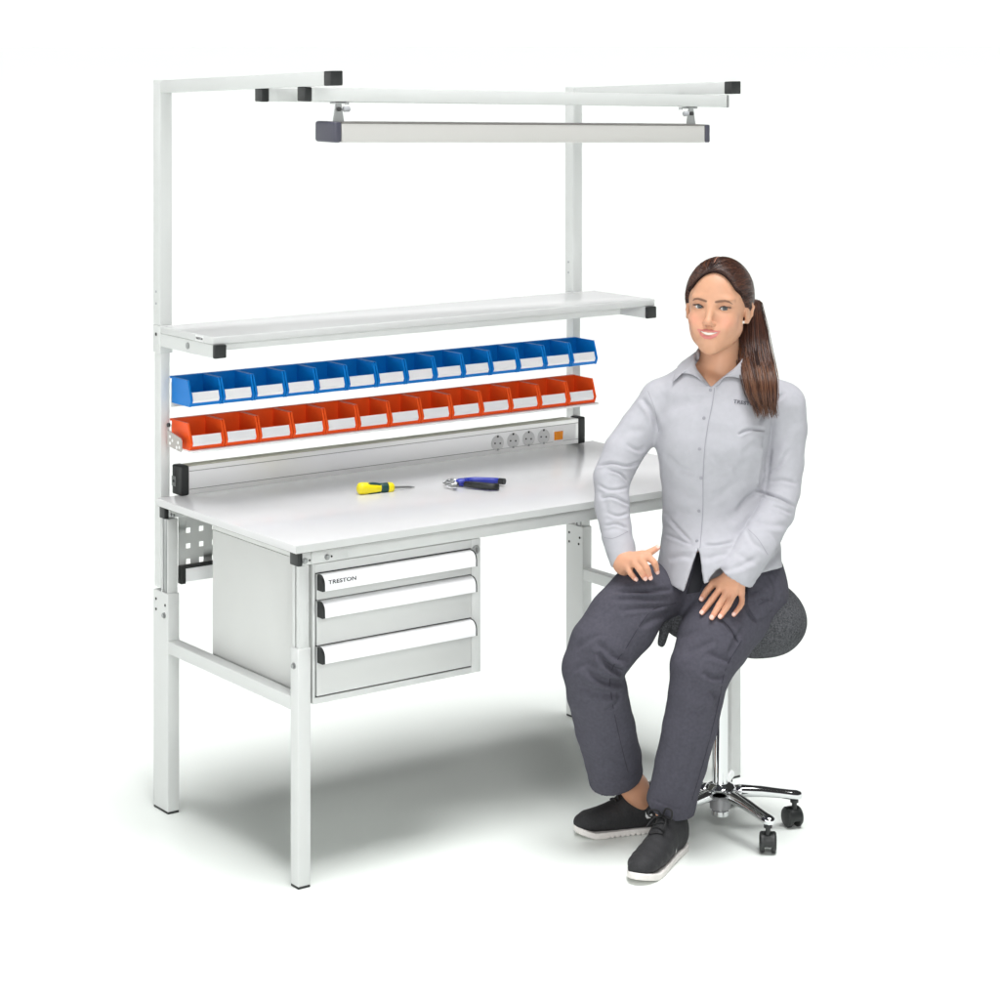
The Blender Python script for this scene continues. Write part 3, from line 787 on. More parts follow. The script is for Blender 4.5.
# each leg: cloth tube, hollow above the ankle, hem
rh, lh = S(621, 776, .065), S(666, 803, .155)
c_, ab = st(RL_); tr.loft(c_, ab, (1, .25, .1), .02)
tr.chain([S(612, 755, .09), S(622, 812, .025)], [.060, .064], 0, None, 'sub')
hemcut(rh, (-.27, -.45, 1), rh-np.array([0, 0, .11]), .14)
tr_right = tr; tr = Field((-.50, -.50, .10), (.25, .25, .84), .0028)
c_, ab = st(LL_); tr.loft(c_, ab, (1, .1, 0), .02)
tr.chain([S(679, 772, .178), S(665, 835, .15)], [.050, .052], 0, None, 'sub')
hemcut(lh, (.30, -.40, 1), lh-np.array([0, 0, .11]), .125)
tr.a = smin(tr.a, tr_right.a, .02); del tr_right
tr.ell(S(705, 588, .065), (.045, .05, .04), .03)
tr.loft([S(728, 600, 0.), S(726, 572, 0.), S(724, 540, -.005)], [(.150, .120), (.145, .112), (.132, .100)], (1, .2, 0), .035)
trm = tr.mesh('trousers', 2)
folds(trm, [
    ([(598, 652), (608, 665), (623, 672)], 6, 3.2, .8), ([(585, 668), (603, 681), (624, 683)], 4, 3.5, .8), ([(596, 640), (612, 655), (632, 660)], 3.5, 4, .7),
    ([(578, 685), (598, 692), (626, 695)], 2.5, 4, .6), ([(612, 592), (640, 591), (672, 590)], 3.2, 2.2, .7), ([(608, 600), (638, 599), (668, 600)], 2.4, 2.4, .7),
    ([(618, 611), (642, 608), (668, 605)], 2.2, 2.4, .7), ([(640, 628), (655, 618), (672, 612)], 2.2, 3, .6), ([(570, 705), (583, 735), (590, 770)], 1.4, 5, .5),
    ([(720, 618), (731, 630), (739, 645)], 3, 2, .7), ([(752, 590), (766, 600), (772, 612)], 2.6, 2.0, .6), ([(745, 600), (749, 612), (757, 623)], 2.6, 2.2, .6),
    ([(706, 652), (720, 658), (733, 662)], 2.4, 3, .6), ([(703, 672), (714, 678), (727, 676)], 3, 3, .7), ([(712, 690), (718, 700), (714, 712)], 2.5, 3, .6),
    ([(676, 640), (690, 634), (702, 628)], 1.5, 4, .5), ([(700, 735), (690, 770), (676, 806)], 1.2, 4, .4), ([(680, 700), (676, 740), (664, 786)], 1.0, 6, .4),
    ([(770, 575), (776, 590), (772, 606)], 2.5, 2.4, .6), ([(596, 781), (622, 781), (646, 768)], .9, 1.2, .0), ([(647, 797), (668, 806), (689, 812)], .9, 1.2, .0),
    ([(575, 650), (588, 640), (602, 634)], 1.8, 3, .6), ([(572, 672), (586, 664), (598, 668)], 1.8, 3, .6), ([(622, 690), (616, 704), (604, 712)], 2.0, 2.6, .6),
    ([(684, 655), (700, 648), (716, 640)], 1.8, 3.2, .6), ([(745, 625), (734, 642), (728, 656)], 2.2, 2.6, .6), ([(710, 706), (700, 712), (688, 710)], 1.6, 3, .6),
    ([(600, 770), (612, 760), (628, 764)], 1.2, 3.5, .5), ([(660, 780), (672, 772), (688, 778)], 1.2, 3.5, .5), ([(735, 590), (742, 606), (738, 622)], 2.2, 3, .5),
], 2.0, 9.)
trt = bvh(trm)
trousers = link('trousers', trm, M['trouser'], person)
ribbon(trt, [(676, 603), (650, 612), (626, 648), (611, 672), (612, 700), (620, 740), (628, 772)], .0011, .0002, 'seam', M['seam'], trousers, .0006)
ribbon(trt, [(742, 640), (726, 668), (719, 700), (708, 745), (692, 800)], .0011, .0002, 'seam', M['seam'], trousers, .0006)
patch(trt, [(747, 587), (758, 579), (771, 590), (774, 606), (766, 616), (756, 620), (748, 606)], .0008, 'cargo_pocket', M['trouser'], trousers, .004)
ribbon(trt, [(721, 619), (730, 628), (738, 642)], .0011, .0004, 'pocket_seam', M['seam'], trousers, .0008)

# ---- shirt: trunk and sleeves
sh = Field((-.41, -.32, .58), (.30, .22, 1.30), .0027)
TY = math.radians(9); sidev = (math.cos(TY), -math.sin(TY)*-1*-1, 0)
trunk = [(718, 604, 63, .172, .060), (719, 575, 62, .164, .044), (720, 548, 59.5, .140, .02), (717, 520, 55, .120, .008), (715, 497, 53, .110, .01), (714, 470, 53.5, .116, .015), (713, 445, 56, .124, .02), (714, 420, 57, .118, .015), (716, 402, 56, .100, .01), (718, 388, 47, .082, .0), (719, 374, 33, .066, -.005), (720, 362, 23, .056, -.005)]
sh.loft([S(u, v, t) for u, v, w, b, t in trunk], [(w*PX, b) for u, v, w, b, t in trunk], (math.cos(TY), math.sin(TY), 0), 0)
for (u, v, t) in ((690, 438, .105), (735, 440, .10)): sh.ell(S(u, v, t-.035), (.062, .058, .066), .04)
# shoulders
sh.chain([S(700, 383, -.005), S(664, 399, -.01)], [.046, .050], .03); sh.chain([S(740, 383, -.01), S(782, 402, -.015)], [.046, .056], .03)
RS = [(660, 402, 20.5, -.005), (640, 428, 20, .01), (623, 452, 19.5, .03), (612, 477, 18.5, .05), (612, 503, 17, .075), (616, 528, 14.8, .10), (621, 548, 13.5, .12), (626.5, 569, 12.6, .145)]
LS = [(783, 405, 22.5, -.01), (786, 430, 21, -.01), (784, 462, 20, .0), (781, 490, 18.5, .02), (776, 512, 18.5, .065), (764, 532, 17.5, .12), (752, 552, 17, .16), (735.5, 577, 15.8, .195)]
c_, ab = st(RS, .95); sh.loft(c_, ab, (1, 0, 0), .022)
c_, ab = st(LS, .95); sh.loft(c_, ab, (1, .3, 0), .005)
# cuffs: slightly wider straight bands
c_, ab = st([(616, 536, 14.6, .112), (625.5, 566, 13.4, .143)], .95); sh.loft(c_, ab, (1, 0, 0), .002)
c_, ab = st([(757, 544, 18.8, .150), (736.5, 575.5, 18.0, .192)], .95); sh.loft(c_, ab, (1, .3, 0), .002)
def cut(p0, nrm, lo, hi, F=sh, k=.0015):
    nrm = np.array(nrm, float); nrm /= np.linalg.norm(nrm); p0 = np.array(p0)
    F.put(lambda x, y, z: -((x-p0[0])*nrm[0]+(y-p0[1])*nrm[1]+(z-p0[2])*nrm[2]), np.array(lo), np.array(hi), k, 'sub')
def cuffcut(a, b, ext=.06, n=None):
    """open the sleeve at its end: flat cut and a hollow"""
    a, b = np.array(a), np.array(b); n = (b-a) if n is None else np.array(n, float); n = n/np.linalg.norm(n)
    c = b+n*ext*.8
    sh.put(lambda x, y, z: np.maximum(-((x-b[0])*n[0]+(y-b[1])*n[1]+(z-b[2])*n[2]), np.sqrt((x-c[0])**2+(y-c[1])**2+(z-c[2])**2)-ext), c-ext, c+ext, .001, 'sub')
cuffcut(S(616, 535, .11), S(624.5, 563.5, .14)); cuffcut(S(757, 545, .15), S(737.5, 572.5, .19), .06, (-.50, .12, -.86))
sh.chain([S(620, 552, .125), S(628, 578, .155)], [.022, .030], 0, None, 'sub'); sh.chain([S(744, 564, .178), S(736, 576, .20)], [.026, .027], 0, None, 'sub')
# hem, front opening and neckline (cut where the cloth ends)
hem = [(600, 570), (655, 566), (661, 577), (672, 585), (683.5, 590.5), (690, 571), (697.5, 549), (699.5, 549), (702, 566), (704.5, 583), (713, 580), (735, 577), (762, 572), (786, 566), (840, 560)]
hu, hv = np.array([p[0] for p in hem], float), np.array([p[1] for p in hem], float)
def hemfn(x, y, z):
    d = D0+y; u = CX+FPX*(x+RC)/d; v = CY-FPX*(z-CAM[2])/d
    front = (np.interp(u, hu, hv)-v)*PX
    back = (584-v)*PX
    w = np.clip((y+.02)/.06, 0, 1)
    return front*(1-w)+back*w+0*x
sl_lo, sl_hi = S(655, 606, .22), S(800, 540, -.2)
sh2 = None
sleeve = Field(sh.lo, sh.lo+(sh.n-1)*sh.h, sh.h)      # the sleeve keeps its end where it passes in front of the hem
c_, ab = st(LS, .95); sleeve.loft(c_, ab, (1, .3, 0), 0)
c_, ab = st([(757, 544, 18.8, .150), (736.5, 575.5, 18.0, .192)], .95); sleeve.loft(c_, ab, (1, .3, 0), .002)
c_, ab = st(RS, .95); sleeve.loft(c_, ab, (1, 0, 0), 0); c_, ab = st([(616, 536, 14.6, .112), (625.5, 566, 13.4, .143)], .95); sleeve.loft(c_, ab, (1, 0, 0), .002)
zc = sh.lo[2]+np.arange(sh.n[2])*sh.h
kz = int(np.searchsorted(zc, S(700, 535, .1)[2]))
X = np.meshgrid(*[sh.lo[i]+np.arange((sh.n[i] if i < 2 else kz))*sh.h for i in range(3)], indexing='ij', sparse=True)
hf = np.maximum(-hemfn(*X), -(sleeve.a[:, :, :kz]-.004)).astype(np.float32)
sub_ = sh.a[:, :, :kz]; keep_sleeve = sleeve.a[:, :, :kz] < .003
sh.a[:, :, :kz] = np.where(keep_sleeve, sub_, np.maximum(sub_, -hemfn(*X).astype(np.float32)))
neck = [(560, 300), (690, 352), (695, 366), (703, 377), (711, 388), (722, 378), (733, 369), (745, 356), (900, 300)]
nu, nv = np.array([p[0] for p in neck], float), np.array([p[1] for p in neck], float)
def neckfn(x, y, z):
    d = D0+y; u = CX+FPX*(x+RC)/d; v = CY-FPX*(z-CAM[2])/d
    return np.maximum((v-np.interp(u, nu, nv))*PX, np.maximum(y+.012, np.abs(u-718)*PX-.075))
sh.put(neckfn, S(690, 392, .2), S(748, 340, -.05), .003, 'sub')
sh.chain([S(719, 385, -.005), S(721, 340, -.01)], [.050, .056], .002, None, 'sub')
shm = sh.mesh('shirt', 2)
folds(shm, [
    ([(596, 466), (612, 463), (628, 466), (641, 461)], 2.6, 1.5, .5), ([(608, 469), (620, 473), (628, 481)], 3.0, 1.4, .5), ([(597, 484), (610, 490), (629, 488)], 1.6, 1.6, .5),
    ([(600, 498), (614, 497), (630, 505)], 2.4, 1.6, .5), ([(606, 512), (618, 516), (629, 513)], 1.8, 1.6, .5), ([(604, 526), (617, 524), (628, 529)], 2.0, 1.5, .5), ([(600, 490), (606, 505), (608, 522)], 1.0, 2.6, .4),
    ([(626, 444), (638, 450), (645, 447)], 2.0, 2.0, .5), ([(612, 440), (628, 432), (646, 430)], 1.0, 4, .5),
    ([(641, 398), (652, 412), (658, 432)], 3.5, 2.6, .6), ([(654, 422), (668, 410), (690, 400)], 1.6, 5, .5),
    ([(738, 435), (746, 430.5), (755, 429), (765, 430)], 3.4, 1.6, .35), ([(742, 456), (753, 446), (765, 443)], 1.8, 4, .5), ([(734, 474), (748, 462), (763, 456)], 1.6, 5, .5),
    ([(766, 436), (767, 455), (764, 475), (763, 490)], 7, 3.0, .3), ([(737, 512), (748, 500), (760, 492)], 2.0, 2.4, .5), ([(722, 522), (742, 508), (762, 486)], 3, 5.5, .7),
    ([(703, 545), (718, 545), (735, 541)], 2.4, 1.7, .4), ([(703, 560), (716, 556), (728, 553)], 1.8, 3, .6),
    ([(663, 512), (676, 526), (693, 544)], 2.0, 1.8, .5), ([(664, 534), (678, 539), (694, 546)], 1.7, 1.7, .5), ([(661, 478), (680, 492), (700, 500)], 1.4, 5, .5),
    ([(768, 482), (782, 480), (798, 484)], 1.6, 2, .5), ([(756, 490), (768, 494), (782, 499), (796, 507)], 4.2, 1.5, .5), ([(772, 506), (782, 509), (793, 514)], 1.8, 1.7, .5),
    ([(764, 474), (778, 466), (790, 448)], 1.6, 2.2, .4), ([(770, 455), (782, 440), (792, 420)], 1.6, 5, .6), ([(750, 520), (768, 524), (788, 526)], 2.2, 3.2, .7),
    ([(745, 528), (752, 541), (766, 552)], 1.6, 2.2, .2), ([(758, 425), (768, 408), (786, 392)], 2.8, 2.2, .5), ([(690, 408), (700, 402), (709, 395)], 1.2, 4, .5),
    ([(668, 470), (668, 500), (664, 540)], 1.0, 6, .4), ([(725, 470), (726, 500), (716, 530)], 1.2, 7, .4), ([(783, 545), (776, 556), (768, 566)], 2.2, 3, .6),
    ([(735, 553), (748, 560), (762, 566)], 1.2, 3, .5),
    ([(664, 452), (678, 466), (696, 474)], 1.8, 3.5, .6), ([(662, 520), (676, 512), (695, 515)], 1.5, 3.5, .6), ([(707, 500), (724, 492), (744, 478)], 1.6, 4, .6),
    ([(709, 455), (722, 462), (736, 462)], 1.3, 4, .5), ([(668, 560), (680, 556), (693, 557)], 1.8, 3, .6), ([(712, 573), (735, 568), (760, 556)], 1.8, 3, .6),
], 3.2, 9.5, seed=3.)
c = coords(shm); n = normals(shm); u, v = UV(c)
plk = [(711, 388), (707, 410), (703.5, 430), (701, 455), (699.5, 480), (699.5, 505), (698.5, 530), (697.5, 548)]
d_, s_, al_ = poly_dist(u, v, [tuple(p) for p in spline(plk, 30)])
tow = EYE-c; tow /= np.linalg.norm(tow, axis=1)[:, None]
front = np.clip((n*tow).sum(1)*3, 0, 1)
# overlapping front edge, cuff seams, hem stitching
edge = [(714.5, 388), (712, 405), (708, 425), (704.5, 450), (703, 480), (703, 505), (701.5, 530), (700, 548)]
d2, s2_, _ = poly_dist(u, v, [tuple(p) for p in spline(edge, 30)])
step = 1/(1+np.exp(-(s2_*d2)/.55))*np.exp(-np.maximum(s2_*d2, 0)/14)
set_coords(shm, c+n*(front*.0022*step*(v > 386)*(v < 552))[:, None])
sht = bvh(shm)
shirt = link('shirt', shm, M['shirt'], person)
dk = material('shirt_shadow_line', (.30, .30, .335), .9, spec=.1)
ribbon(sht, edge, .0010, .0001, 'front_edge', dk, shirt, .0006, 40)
for (u_, v_) in ((710.5, 390), (704, 418), (699.5, 449), (701, 478), (699, 511), (697, 541)):
    p = hit(sht, u_, v_, .0006); nrm = EYE-p; nrm /= np.linalg.norm(nrm)
    b = MB().cyl(p, p+nrm*.0022, .0042, 16, bev=.0006); b.build('button', material('button_grey', (.27, .27, .30), .35) if 'button_grey' not in bpy.data.materials else bpy.data.materials['button_grey'], shirt)
# cuff edges and shoulder seams
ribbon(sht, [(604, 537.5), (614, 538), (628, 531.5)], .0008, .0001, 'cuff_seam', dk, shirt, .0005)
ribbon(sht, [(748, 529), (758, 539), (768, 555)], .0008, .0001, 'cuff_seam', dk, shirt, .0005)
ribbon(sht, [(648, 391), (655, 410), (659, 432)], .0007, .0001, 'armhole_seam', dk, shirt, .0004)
# ---- collar: two leaves and the stand behind the neck
def leaf(top, bottom, name, n=18, thick=.0022):
    """cloth leaf between two 3-D edge lines"""
    A, B = spline(top, n), spline(bottom, n); m = MB(); rings = []
    for a, b in zip(A, B):
        row = [a+(b-a)*t+np.array([0, -.004*math.sin(math.pi*t), .0]) for t in np.linspace(0, 1, 6)]
        rings.append(row+[r+np.array([0, thick, -.0004]) for r in row[::-1]])
    return m.rings(rings).build(name, M['shirt'], shirt, smooth=True)
def H(u, v, off, t=None):
    h = hit(sht, u, v, off)
    return h if h is not None else S(u, v, t if t is not None else .05)
leaf([S(710.5, 387, .088), S(703, 377, .080), S(696, 367, .064), S(695.0, 357, .040), S(699, 349, -.005), S(710, 344, -.045)],
     [H(706, 385, .006), H(694, 377, .007), H(682, 376, .008), H(674, 384, .008), S(680, 363, .004), S(700, 356, -.062)], 'collar_leaf')
leaf([S(712.5, 387, .088), S(722, 378, .084), S(733, 369.5, .070), S(743, 358, .044), S(744, 350, -.005), S(730, 344, -.045)],
     [H(718, 386, .006), H(724, 379, .007), H(734, 379, .008), H(744, 380, .009), S(758, 364, .004), S(740, 356, -.062)], 'collar_leaf')
stand = [S(710, 344, -.050), S(720, 342, -.056), S(732, 344, -.050)]
MB().tube(spline([S(697, 357, .02), S(700, 351, -.02), S(710, 346, -.05), S(722, 345, -.058), S(735, 347, -.05), S(743, 352, -.02), S(744, 360, .02)], 24), .006, 10, True, 2.0).build('collar_stand', M['shirt'], shirt, smooth=True)
# chest lettering
q = hit(sht, 746, 403.5, .0012); qx = hit(sht, 752, 404.5, .0012)
ex = qx-q; ex /= np.linalg.norm(ex); ez = EYE-q; ez -= ex*(ez@ex); ez /= np.linalg.norm(ez); ey = np.cross(ez, ex)
mt = Matrix(((ex[0], ey[0], ez[0], q[0]), (ex[1], ey[1], ez[1], q[1]), (ex[2], ey[2], ez[2], q[2]), (0, 0, 0, 1)))
text_mesh('embroidery', 'TRESTON', material('embroidery_grey', (.12, .12, .14), .8), shirt, .0125, mt, .0005, 1.35, 1.05)
# dark waistband seen in the front opening
patch(trt, [(692, 575), (697, 556), (699, 551), (701, 560), (704, 580), (700, 592), (686, 594)], .001, 'waistband', M['belt'], trousers, .003)

# ---- body: one continuous surface (head, neck, trunk, arms, hands, legs)
HB = .0017
bd = Field((-.44, -.36, .02), (.26, .16, 1.50), HB)
hdf = None
def headbasis(ps, th, ph):
    sp, cp, s_, c_ = math.sin(ps), math.cos(ps), math.sin(th), math.cos(th)
    F = np.array([-sp*c_, cp*c_, -s_]); X = np.array([cp, sp, 0]); U = np.array([-sp*s_, cp*s_, c_])
    c2, s2 = math.cos(ph), math.sin(ph); X2, U2 = c2*X-s2*U, s2*X+c2*U
    flip = np.array([1, -1, 1.]); return X2*flip, F*flip, U2*flip
HX, HF, HU = headbasis(math.radians(18), math.radians(-9), math.radians(2.5))
HS = 1.055; HC = S(718.2, 308.8, .02); HB3 = [HX, HF, HU]
def h(x, y, z): return HC+HS*(x*HX+y*HF+z*HU)
hdf = Field(HC-.155, HC+.155, .0010)              # the head again at a finer step, to sharpen the face
def hell(c, r, k, op='add'):
    for F_ in (bd, hdf): F_.ell(h(*c), np.array(r)*HS, k*HS, op, HB3)
def hcone(a, b, r0, r1, k, op='add'):
    for F_ in (bd, hdf): F_.cone(h(*a), h(*b), r0*HS, r1*HS, k*HS, op)
hell((0, -.012, .038), (.0735, .092, .080), 0)                 # cranium
hell((0, .018, .012), (.0665, .070, .075), .02)                # upper face
hell((0, .026, -.036), (.0545, .056, .060), .025)              # mid face
hcone((-.043, .008, -.048), (-.0105, .062, -.089), .0175, .0165, .034); hcone((.043, .008, -.048), (.0105, .062, -.089), .0175, .0165, .034)
hell((0, .0675, -.0905), (.0175, .0190, .0172), .018)            # chin
for sg in (-1, 1):
    hell((sg*.036, .056, -.030), (.024, .024, .022), .016)     # cheekbones
    hell((sg*.030, .070, -.052), (.0165, .015, .018), .012)    # smiling cheek
    hell((sg*.030, .070, .022), (.022, .013, .0075), .012)     # brow
    hell((sg*.0315, .089, .0005), (.0165, .0155, .0115), .010, 'sub')  # eye socket
hell((0, .060, -.060), (.030, .0305, .024), .014)
for sg in (-1, 1): hell((sg*.024, .030, -.056), (.022, .034, .028), .025)               # muzzle
hcone((0, .079, .008), (0, .100, -.034), .0065, .0085, .010)   # nose
hell((0, .1015, -.0375), (.0098, .0100, .0085), .006)
for sg in (-1, 1):
    hell((sg*.0096, .0915, -.0405), (.0064, .0088, .0062), .005)
    hell((sg*.0065, .0985, -.0475), (.0030, .0046, .0022), .002, 'sub')
for sg in (-1, 1): hell((sg*.0315, .0675, .0005), (.0150, .0142, .0135), .003)   # lids over the eyeball
for sg in (-1, 1):                                              # almond opening
    hell((sg*.0317, .0835, -.0010), (.0128, .010, .0046), .0015, 'sub')
    hcone((sg*.0430, .079, .0010), (sg*.0455, .076, .0022), .0012, .0007, .001, 'sub')
# lips: smiling, slightly parted
mo = [(-.0280, .0742, -.0568), (-.0165, .0860, -.0592), (-.0055, .0912, -.0580), (0, .0915, -.0588), (.0055, .0912, -.0580), (.0165, .0860, -.0592), (.0280, .0742, -.0568)]
MR = (.0012, .0027, .0034, .0031, .0034, .0027, .0012)
for k_ in range(6): hcone(mo[k_], mo[k_+1], MR[k_], MR[k_+1], .003)
ml = [(-.0276, .0742, -.0576), (-.0170, .0848, -.0690), (-.0065, .0890, -.0738), (.0065, .0890, -.0738), (.0170, .0848, -.0690), (.0276, .0742, -.0576)]
LR = (.0012, .0032, .0044, .0044, .0032, .0012)
for k_ in range(5): hcone(ml[k_], ml[k_+1], LR[k_], LR[k_+1], .003)
op_ = [(-.0240, .0815, -.0586), (-.0130, .0920, -.0633), (0, .0955, -.0652), (.0130, .0920, -.0633), (.0240, .0815, -.0586)]
OR = (.0005, .0030, .0036, .0030, .0005)
for i in range(4): hcone(op_[i], op_[i+1], OR[i], OR[i+1], .001, 'sub')
# ears
for sg in (-1, 1):
    ea = [(sg*.0735, .010, .008), (sg*.081, -.006, .020), (sg*.084, -.017, .012), (sg*.0815, -.015, -.008), (sg*.0755, -.002, -.026), (sg*.071, .008, -.028)]
    for a, b in zip(ea[:-1], ea[1:]): hcone(a, b, .0040, .0040, .004)
    hell((sg*.0745, .000, -.004), (.0060, .016, .022), .006)
# neck, trunk, arms inside the clothes
for F_ in (bd, hdf): F_.chain([h(0, -.028, -.040), S(720, 352, -.004), S(719, 372, .0)], [.052, .0465, .050], .018)
bd.loft([S(719, 372, .0), S(717, 390, .0), S(715, 415, .012), S(714, 470, .01), S(717, 520, 0), S(722, 585, 0)], [(.060, .052), (.105, .066), (.125, .092), (.118, .095), (.120, .092), (.135, .10)], (math.cos(TY), math.sin(TY), 0), .03)
bd.chain([S(702, 378, .015), S(708, 386, .062), S(714, 390, .070)], [.025, .020, .02], .03)
def arm(ST, f=.72):
    bd.chain([S(u, v, t) for u, v, w, t in ST], [w*PX*f for u, v, w, t in ST], .01)
bd.chain([S(690, 395, 0), S(660, 402, -.005)], [.05, .042], .02); bd.chain([S(742, 395, 0), S(783, 405, -.01)], [.05, .045], .02)
arm([(660, 402, 19, -.005), (623, 452, 17, .03), (612, 477, 15, .05), (613, 505, 14, .08), (619, 545, 11.5, .125)]); arm([(783, 405, 20, -.01), (784, 462, 17, .0), (778, 505, 15, .05), (757, 545, 13, .148)])
bd.chain([S(619, 545, .125), S(624, 566, .15)], [.027, .024], .01)
bd.chain([S(757, 545, .148), S(738, 572, .190)], [.029, .0265], .01)
# legs
bd.chain([S(715, 590, .02), S(664, 588, .085), S(641, 597, .12), S(603, 647, .20), S(593, 668, .205), S(605, 728, .14), S(619, 765, .08), S(635, 788, .030), S(644, 808, .004)], [.07, .045, .042, .046, .05, .045, .040, .0335, .026], .02)
bd.chain([S(742, 590, .03), S(714, 640, .16), S(700, 670, .205), S(690, 728, .20), S(680, 770, .18), S(669, 814, .165), S(670.5, 832, .160)], [.08, .055, .05, .045, .038, .029, .025], .02)
# hands
def on(u, v, lift): 
    q = hit(trt, u, v, 0.)
    return q+np.array([0, -1, .35])/1.06*lift if q is not None else None
def finger(base, mid, tip, r, nm):
    pts = spline([base, mid, tip], 7); rr = np.interp(np.linspace(0, 1, 7), [0, .35, .5, .75, 1], [r*1.08, r*1.0, r*1.03, r*.92, r*.80])
    F_ = bd
    for i in range(6): F_.cone(pts[i], pts[i+1], rr[i], rr[i+1], .004 if i == 0 else 0.0012)
    return pts[-1], pts[-1]-pts[-2]
NAILS = []
# left hand (right in view) lying on the left thigh
def L(u, v, lift):
    q = on(u, v, lift); return q
wl_ = S(736, 570, .190)
kn = [L(720, 589, .024), L(726.5, 592.5, .026), L(733, 594, .024), L(740.5, 593, .020)]
bd.cone(wl_, S(735, 576, .194), .0235, .0235, .01)
for k_, q in enumerate(kn):
    bd.cone(wl_+np.array([(-.011, -.004, .004, .011)[k_], 0, -.004]), q, .0150, (.0108, .0112, .0106, .0096)[k_], .010)
tips = [((711, 601, .019), (701.8, 613, .0085), .0082), ((718.5, 606, .020), (711.5, 618, .0085), .0086), ((727.5, 605.5, .019), (720, 617, .0085), .0083), ((741, 604, .016), (733.5, 615, .0080), .0072)]
for q, (m_, t_, r_) in zip(kn, tips):
    NAILS.append((*finger(q, L(*m_), L(*t_), r_, ''), r_))
th0 = wl_+np.array([-.018, -.008, -.018])
bd.cone(th0, L(713, 584, .020), .0150, .0110, .010)
NAILS.append((*finger(L(713, 584, .020), L(707, 591, .015), L(701.5, 599.5, .010), .0092, ''), .0088))
# right hand (left in view) with the fingers over the thigh
wr_ = S(622, 561, .150)
rk = [S(648, 557, .190), S(641, 559.5, .196), S(634.5, 562.5, .194), S(627.5, 567.5, .186)]
bd.cone(S(621, 556, .14), S(625, 562, .155), .0235, .0225, .01)
for k_, q in enumerate(rk):
    bd.cone(wr_+np.array([(.009, .004, -.002, -.006)[k_], -.004, (.006, .002, -.004, -.010)[k_]]), q, .0150, (.0108, .0110, .0104, .0096)[k_], .010)
rt_ = [((654.5, 563, .200), (656.8, 571, .188), .0083), ((646.5, 568, .208), (649.8, 577, .203), .0086), ((640, 570, .206), (644.5, 578, .204), .0083), ((630.5, 573, .196), (635, 578.8, .194), .0073)]
for q, (m_, t_, r_) in zip(rk, rt_): NAILS.append((*finger(q, S(*m_), S(*t_), r_, ''), r_))
bd.cone(wr_+np.array([.012, .0, .006]), S(642, 555, .176), .0135, .0112, .010)
NAILS.append((*finger(S(642, 555, .176), S(650.5, 552, .180), S(657.8, 547.6, .176), .0086, ''), .0084))
bdm = bd.mesh('person_body', 2)
del bd
# finer faces on the face, settled onto the finer head surface
bm = bmesh.new(); bm.from_mesh(bdm)
def inface(co):
    q_ = (np.array(co)-HC)/HS; a_, b_, c_2 = q_@HX, q_@HF, q_@HU
    return abs(a_) < .062 and b_ > .030 and -.098 < c_2 < .042
es = [e for e in bm.edges if inface(e.verts[0].co) and inface(e.verts[1].co)]
bmesh.ops.subdivide_edges(bm, edges=es, cuts=1, use_grid_fill=True)
bmesh.ops.triangulate(bm, faces=[f for f in bm.faces if len(f.verts) > 4])
bm.to_mesh(bdm); bm.free()
c = coords(bdm); q = (c-HC)/HS
sel = (np.abs(q@HX) < .070) & (q@HF > .022) & (q@HU > -.104) & (q@HU < .050)
def fsamp(p):
    f_ = (p-hdf.lo)/hdf.h; i_ = np.clip(np.floor(f_).astype(int), 0, hdf.n-2); w_ = np.clip(f_-i_, 0, 1); o = 0
    for dx in (0, 1):
        for dy in (0, 1):
            for dz in (0, 1):
                ww = (w_[:, 0] if dx else 1-w_[:, 0])*(w_[:, 1] if dy else 1-w_[:, 1])*(w_[:, 2] if dz else 1-w_[:, 2])
                o = o+ww*hdf.a[i_[:, 0]+dx, i_[:, 1]+dy, i_[:, 2]+dz]
    return o
p = c[sel].copy()
for it in range(5):
    d_ = fsamp(p); e_ = .0010
    gr = np.stack([fsamp(p+e_*np.eye(3)[k_])-fsamp(p-e_*np.eye(3)[k_]) for k_ in range(3)], 1); gr /= np.linalg.norm(gr, axis=1)[:, None]+1e-9
    p -= gr*np.clip(d_, -.0015, .0015)[:, None]*.8
c[sel] = p; set_coords(bdm, c)
del hdf
for p_ in bdm.polygons: p_.use_smooth = True
body = link('person_body', bdm, None, person)
# skin tones as surface colour: lips, cheeks, brows, nails, and shade painted into the nostrils
c = coords(bdm); q = (c-HC)/HS; hx, hy, hz = q@HX, q@HF, q@HU
base = np.array([.585, .325, .207]); col = np.tile(base, (len(c), 1))
def mix(m, k): 
    global col
    m = np.clip(m, 0, 1)[:, None]; col = col*(1-m)+np.array(k)*m
isH = (hz > -.125) & (np.abs(hx) < .095) & (hy > -.05)
g = lambda x, s_: np.exp(-(x/s_)**2)
for sg in (-1, 1): mix(.42*isH*g(hx-sg*.040, .019)*g(hz+.034, .017)*(hy > .03), (.74, .30, .22))
mix(.15*isH*g(hx, .012)*g(hz+.04, .012)*(hy > .08), (.70, .30, .21))
def seg(ax, az, pts, w):
    d_, s_, al_ = poly_dist(ax, az, pts); return d_, al_
upl = [(p[0], p[2]+.0006) for p in mo]; lol = [(p[0], p[2]) for p in ml]
d1, a1 = seg(hx, hz, upl, 0); d2, a2 = seg(hx, hz, lol, 0)
fr_ = (hy > .055)*isH
w1 = np.interp(a1, np.linspace(0, 1, 7), MR); w2 = np.interp(a2, np.linspace(0, 1, 6), LR)
mix(fr_*np.clip((w1*1.12-d1)/.0009, 0, 1)*.74, (.50, .125, .14)); mix(fr_*np.clip((w2*1.12-d2)/.0009, 0, 1)*.74, (.56, .15, .17))
ozl = -.0652+.0060*(hx/.0230)**2
mix(fr_*(np.abs(hx) < .0225)*g(hz-ozl, .0024)*(hy < .0905-.0085*(hx/.0245)**2), (.20, .035, .035))
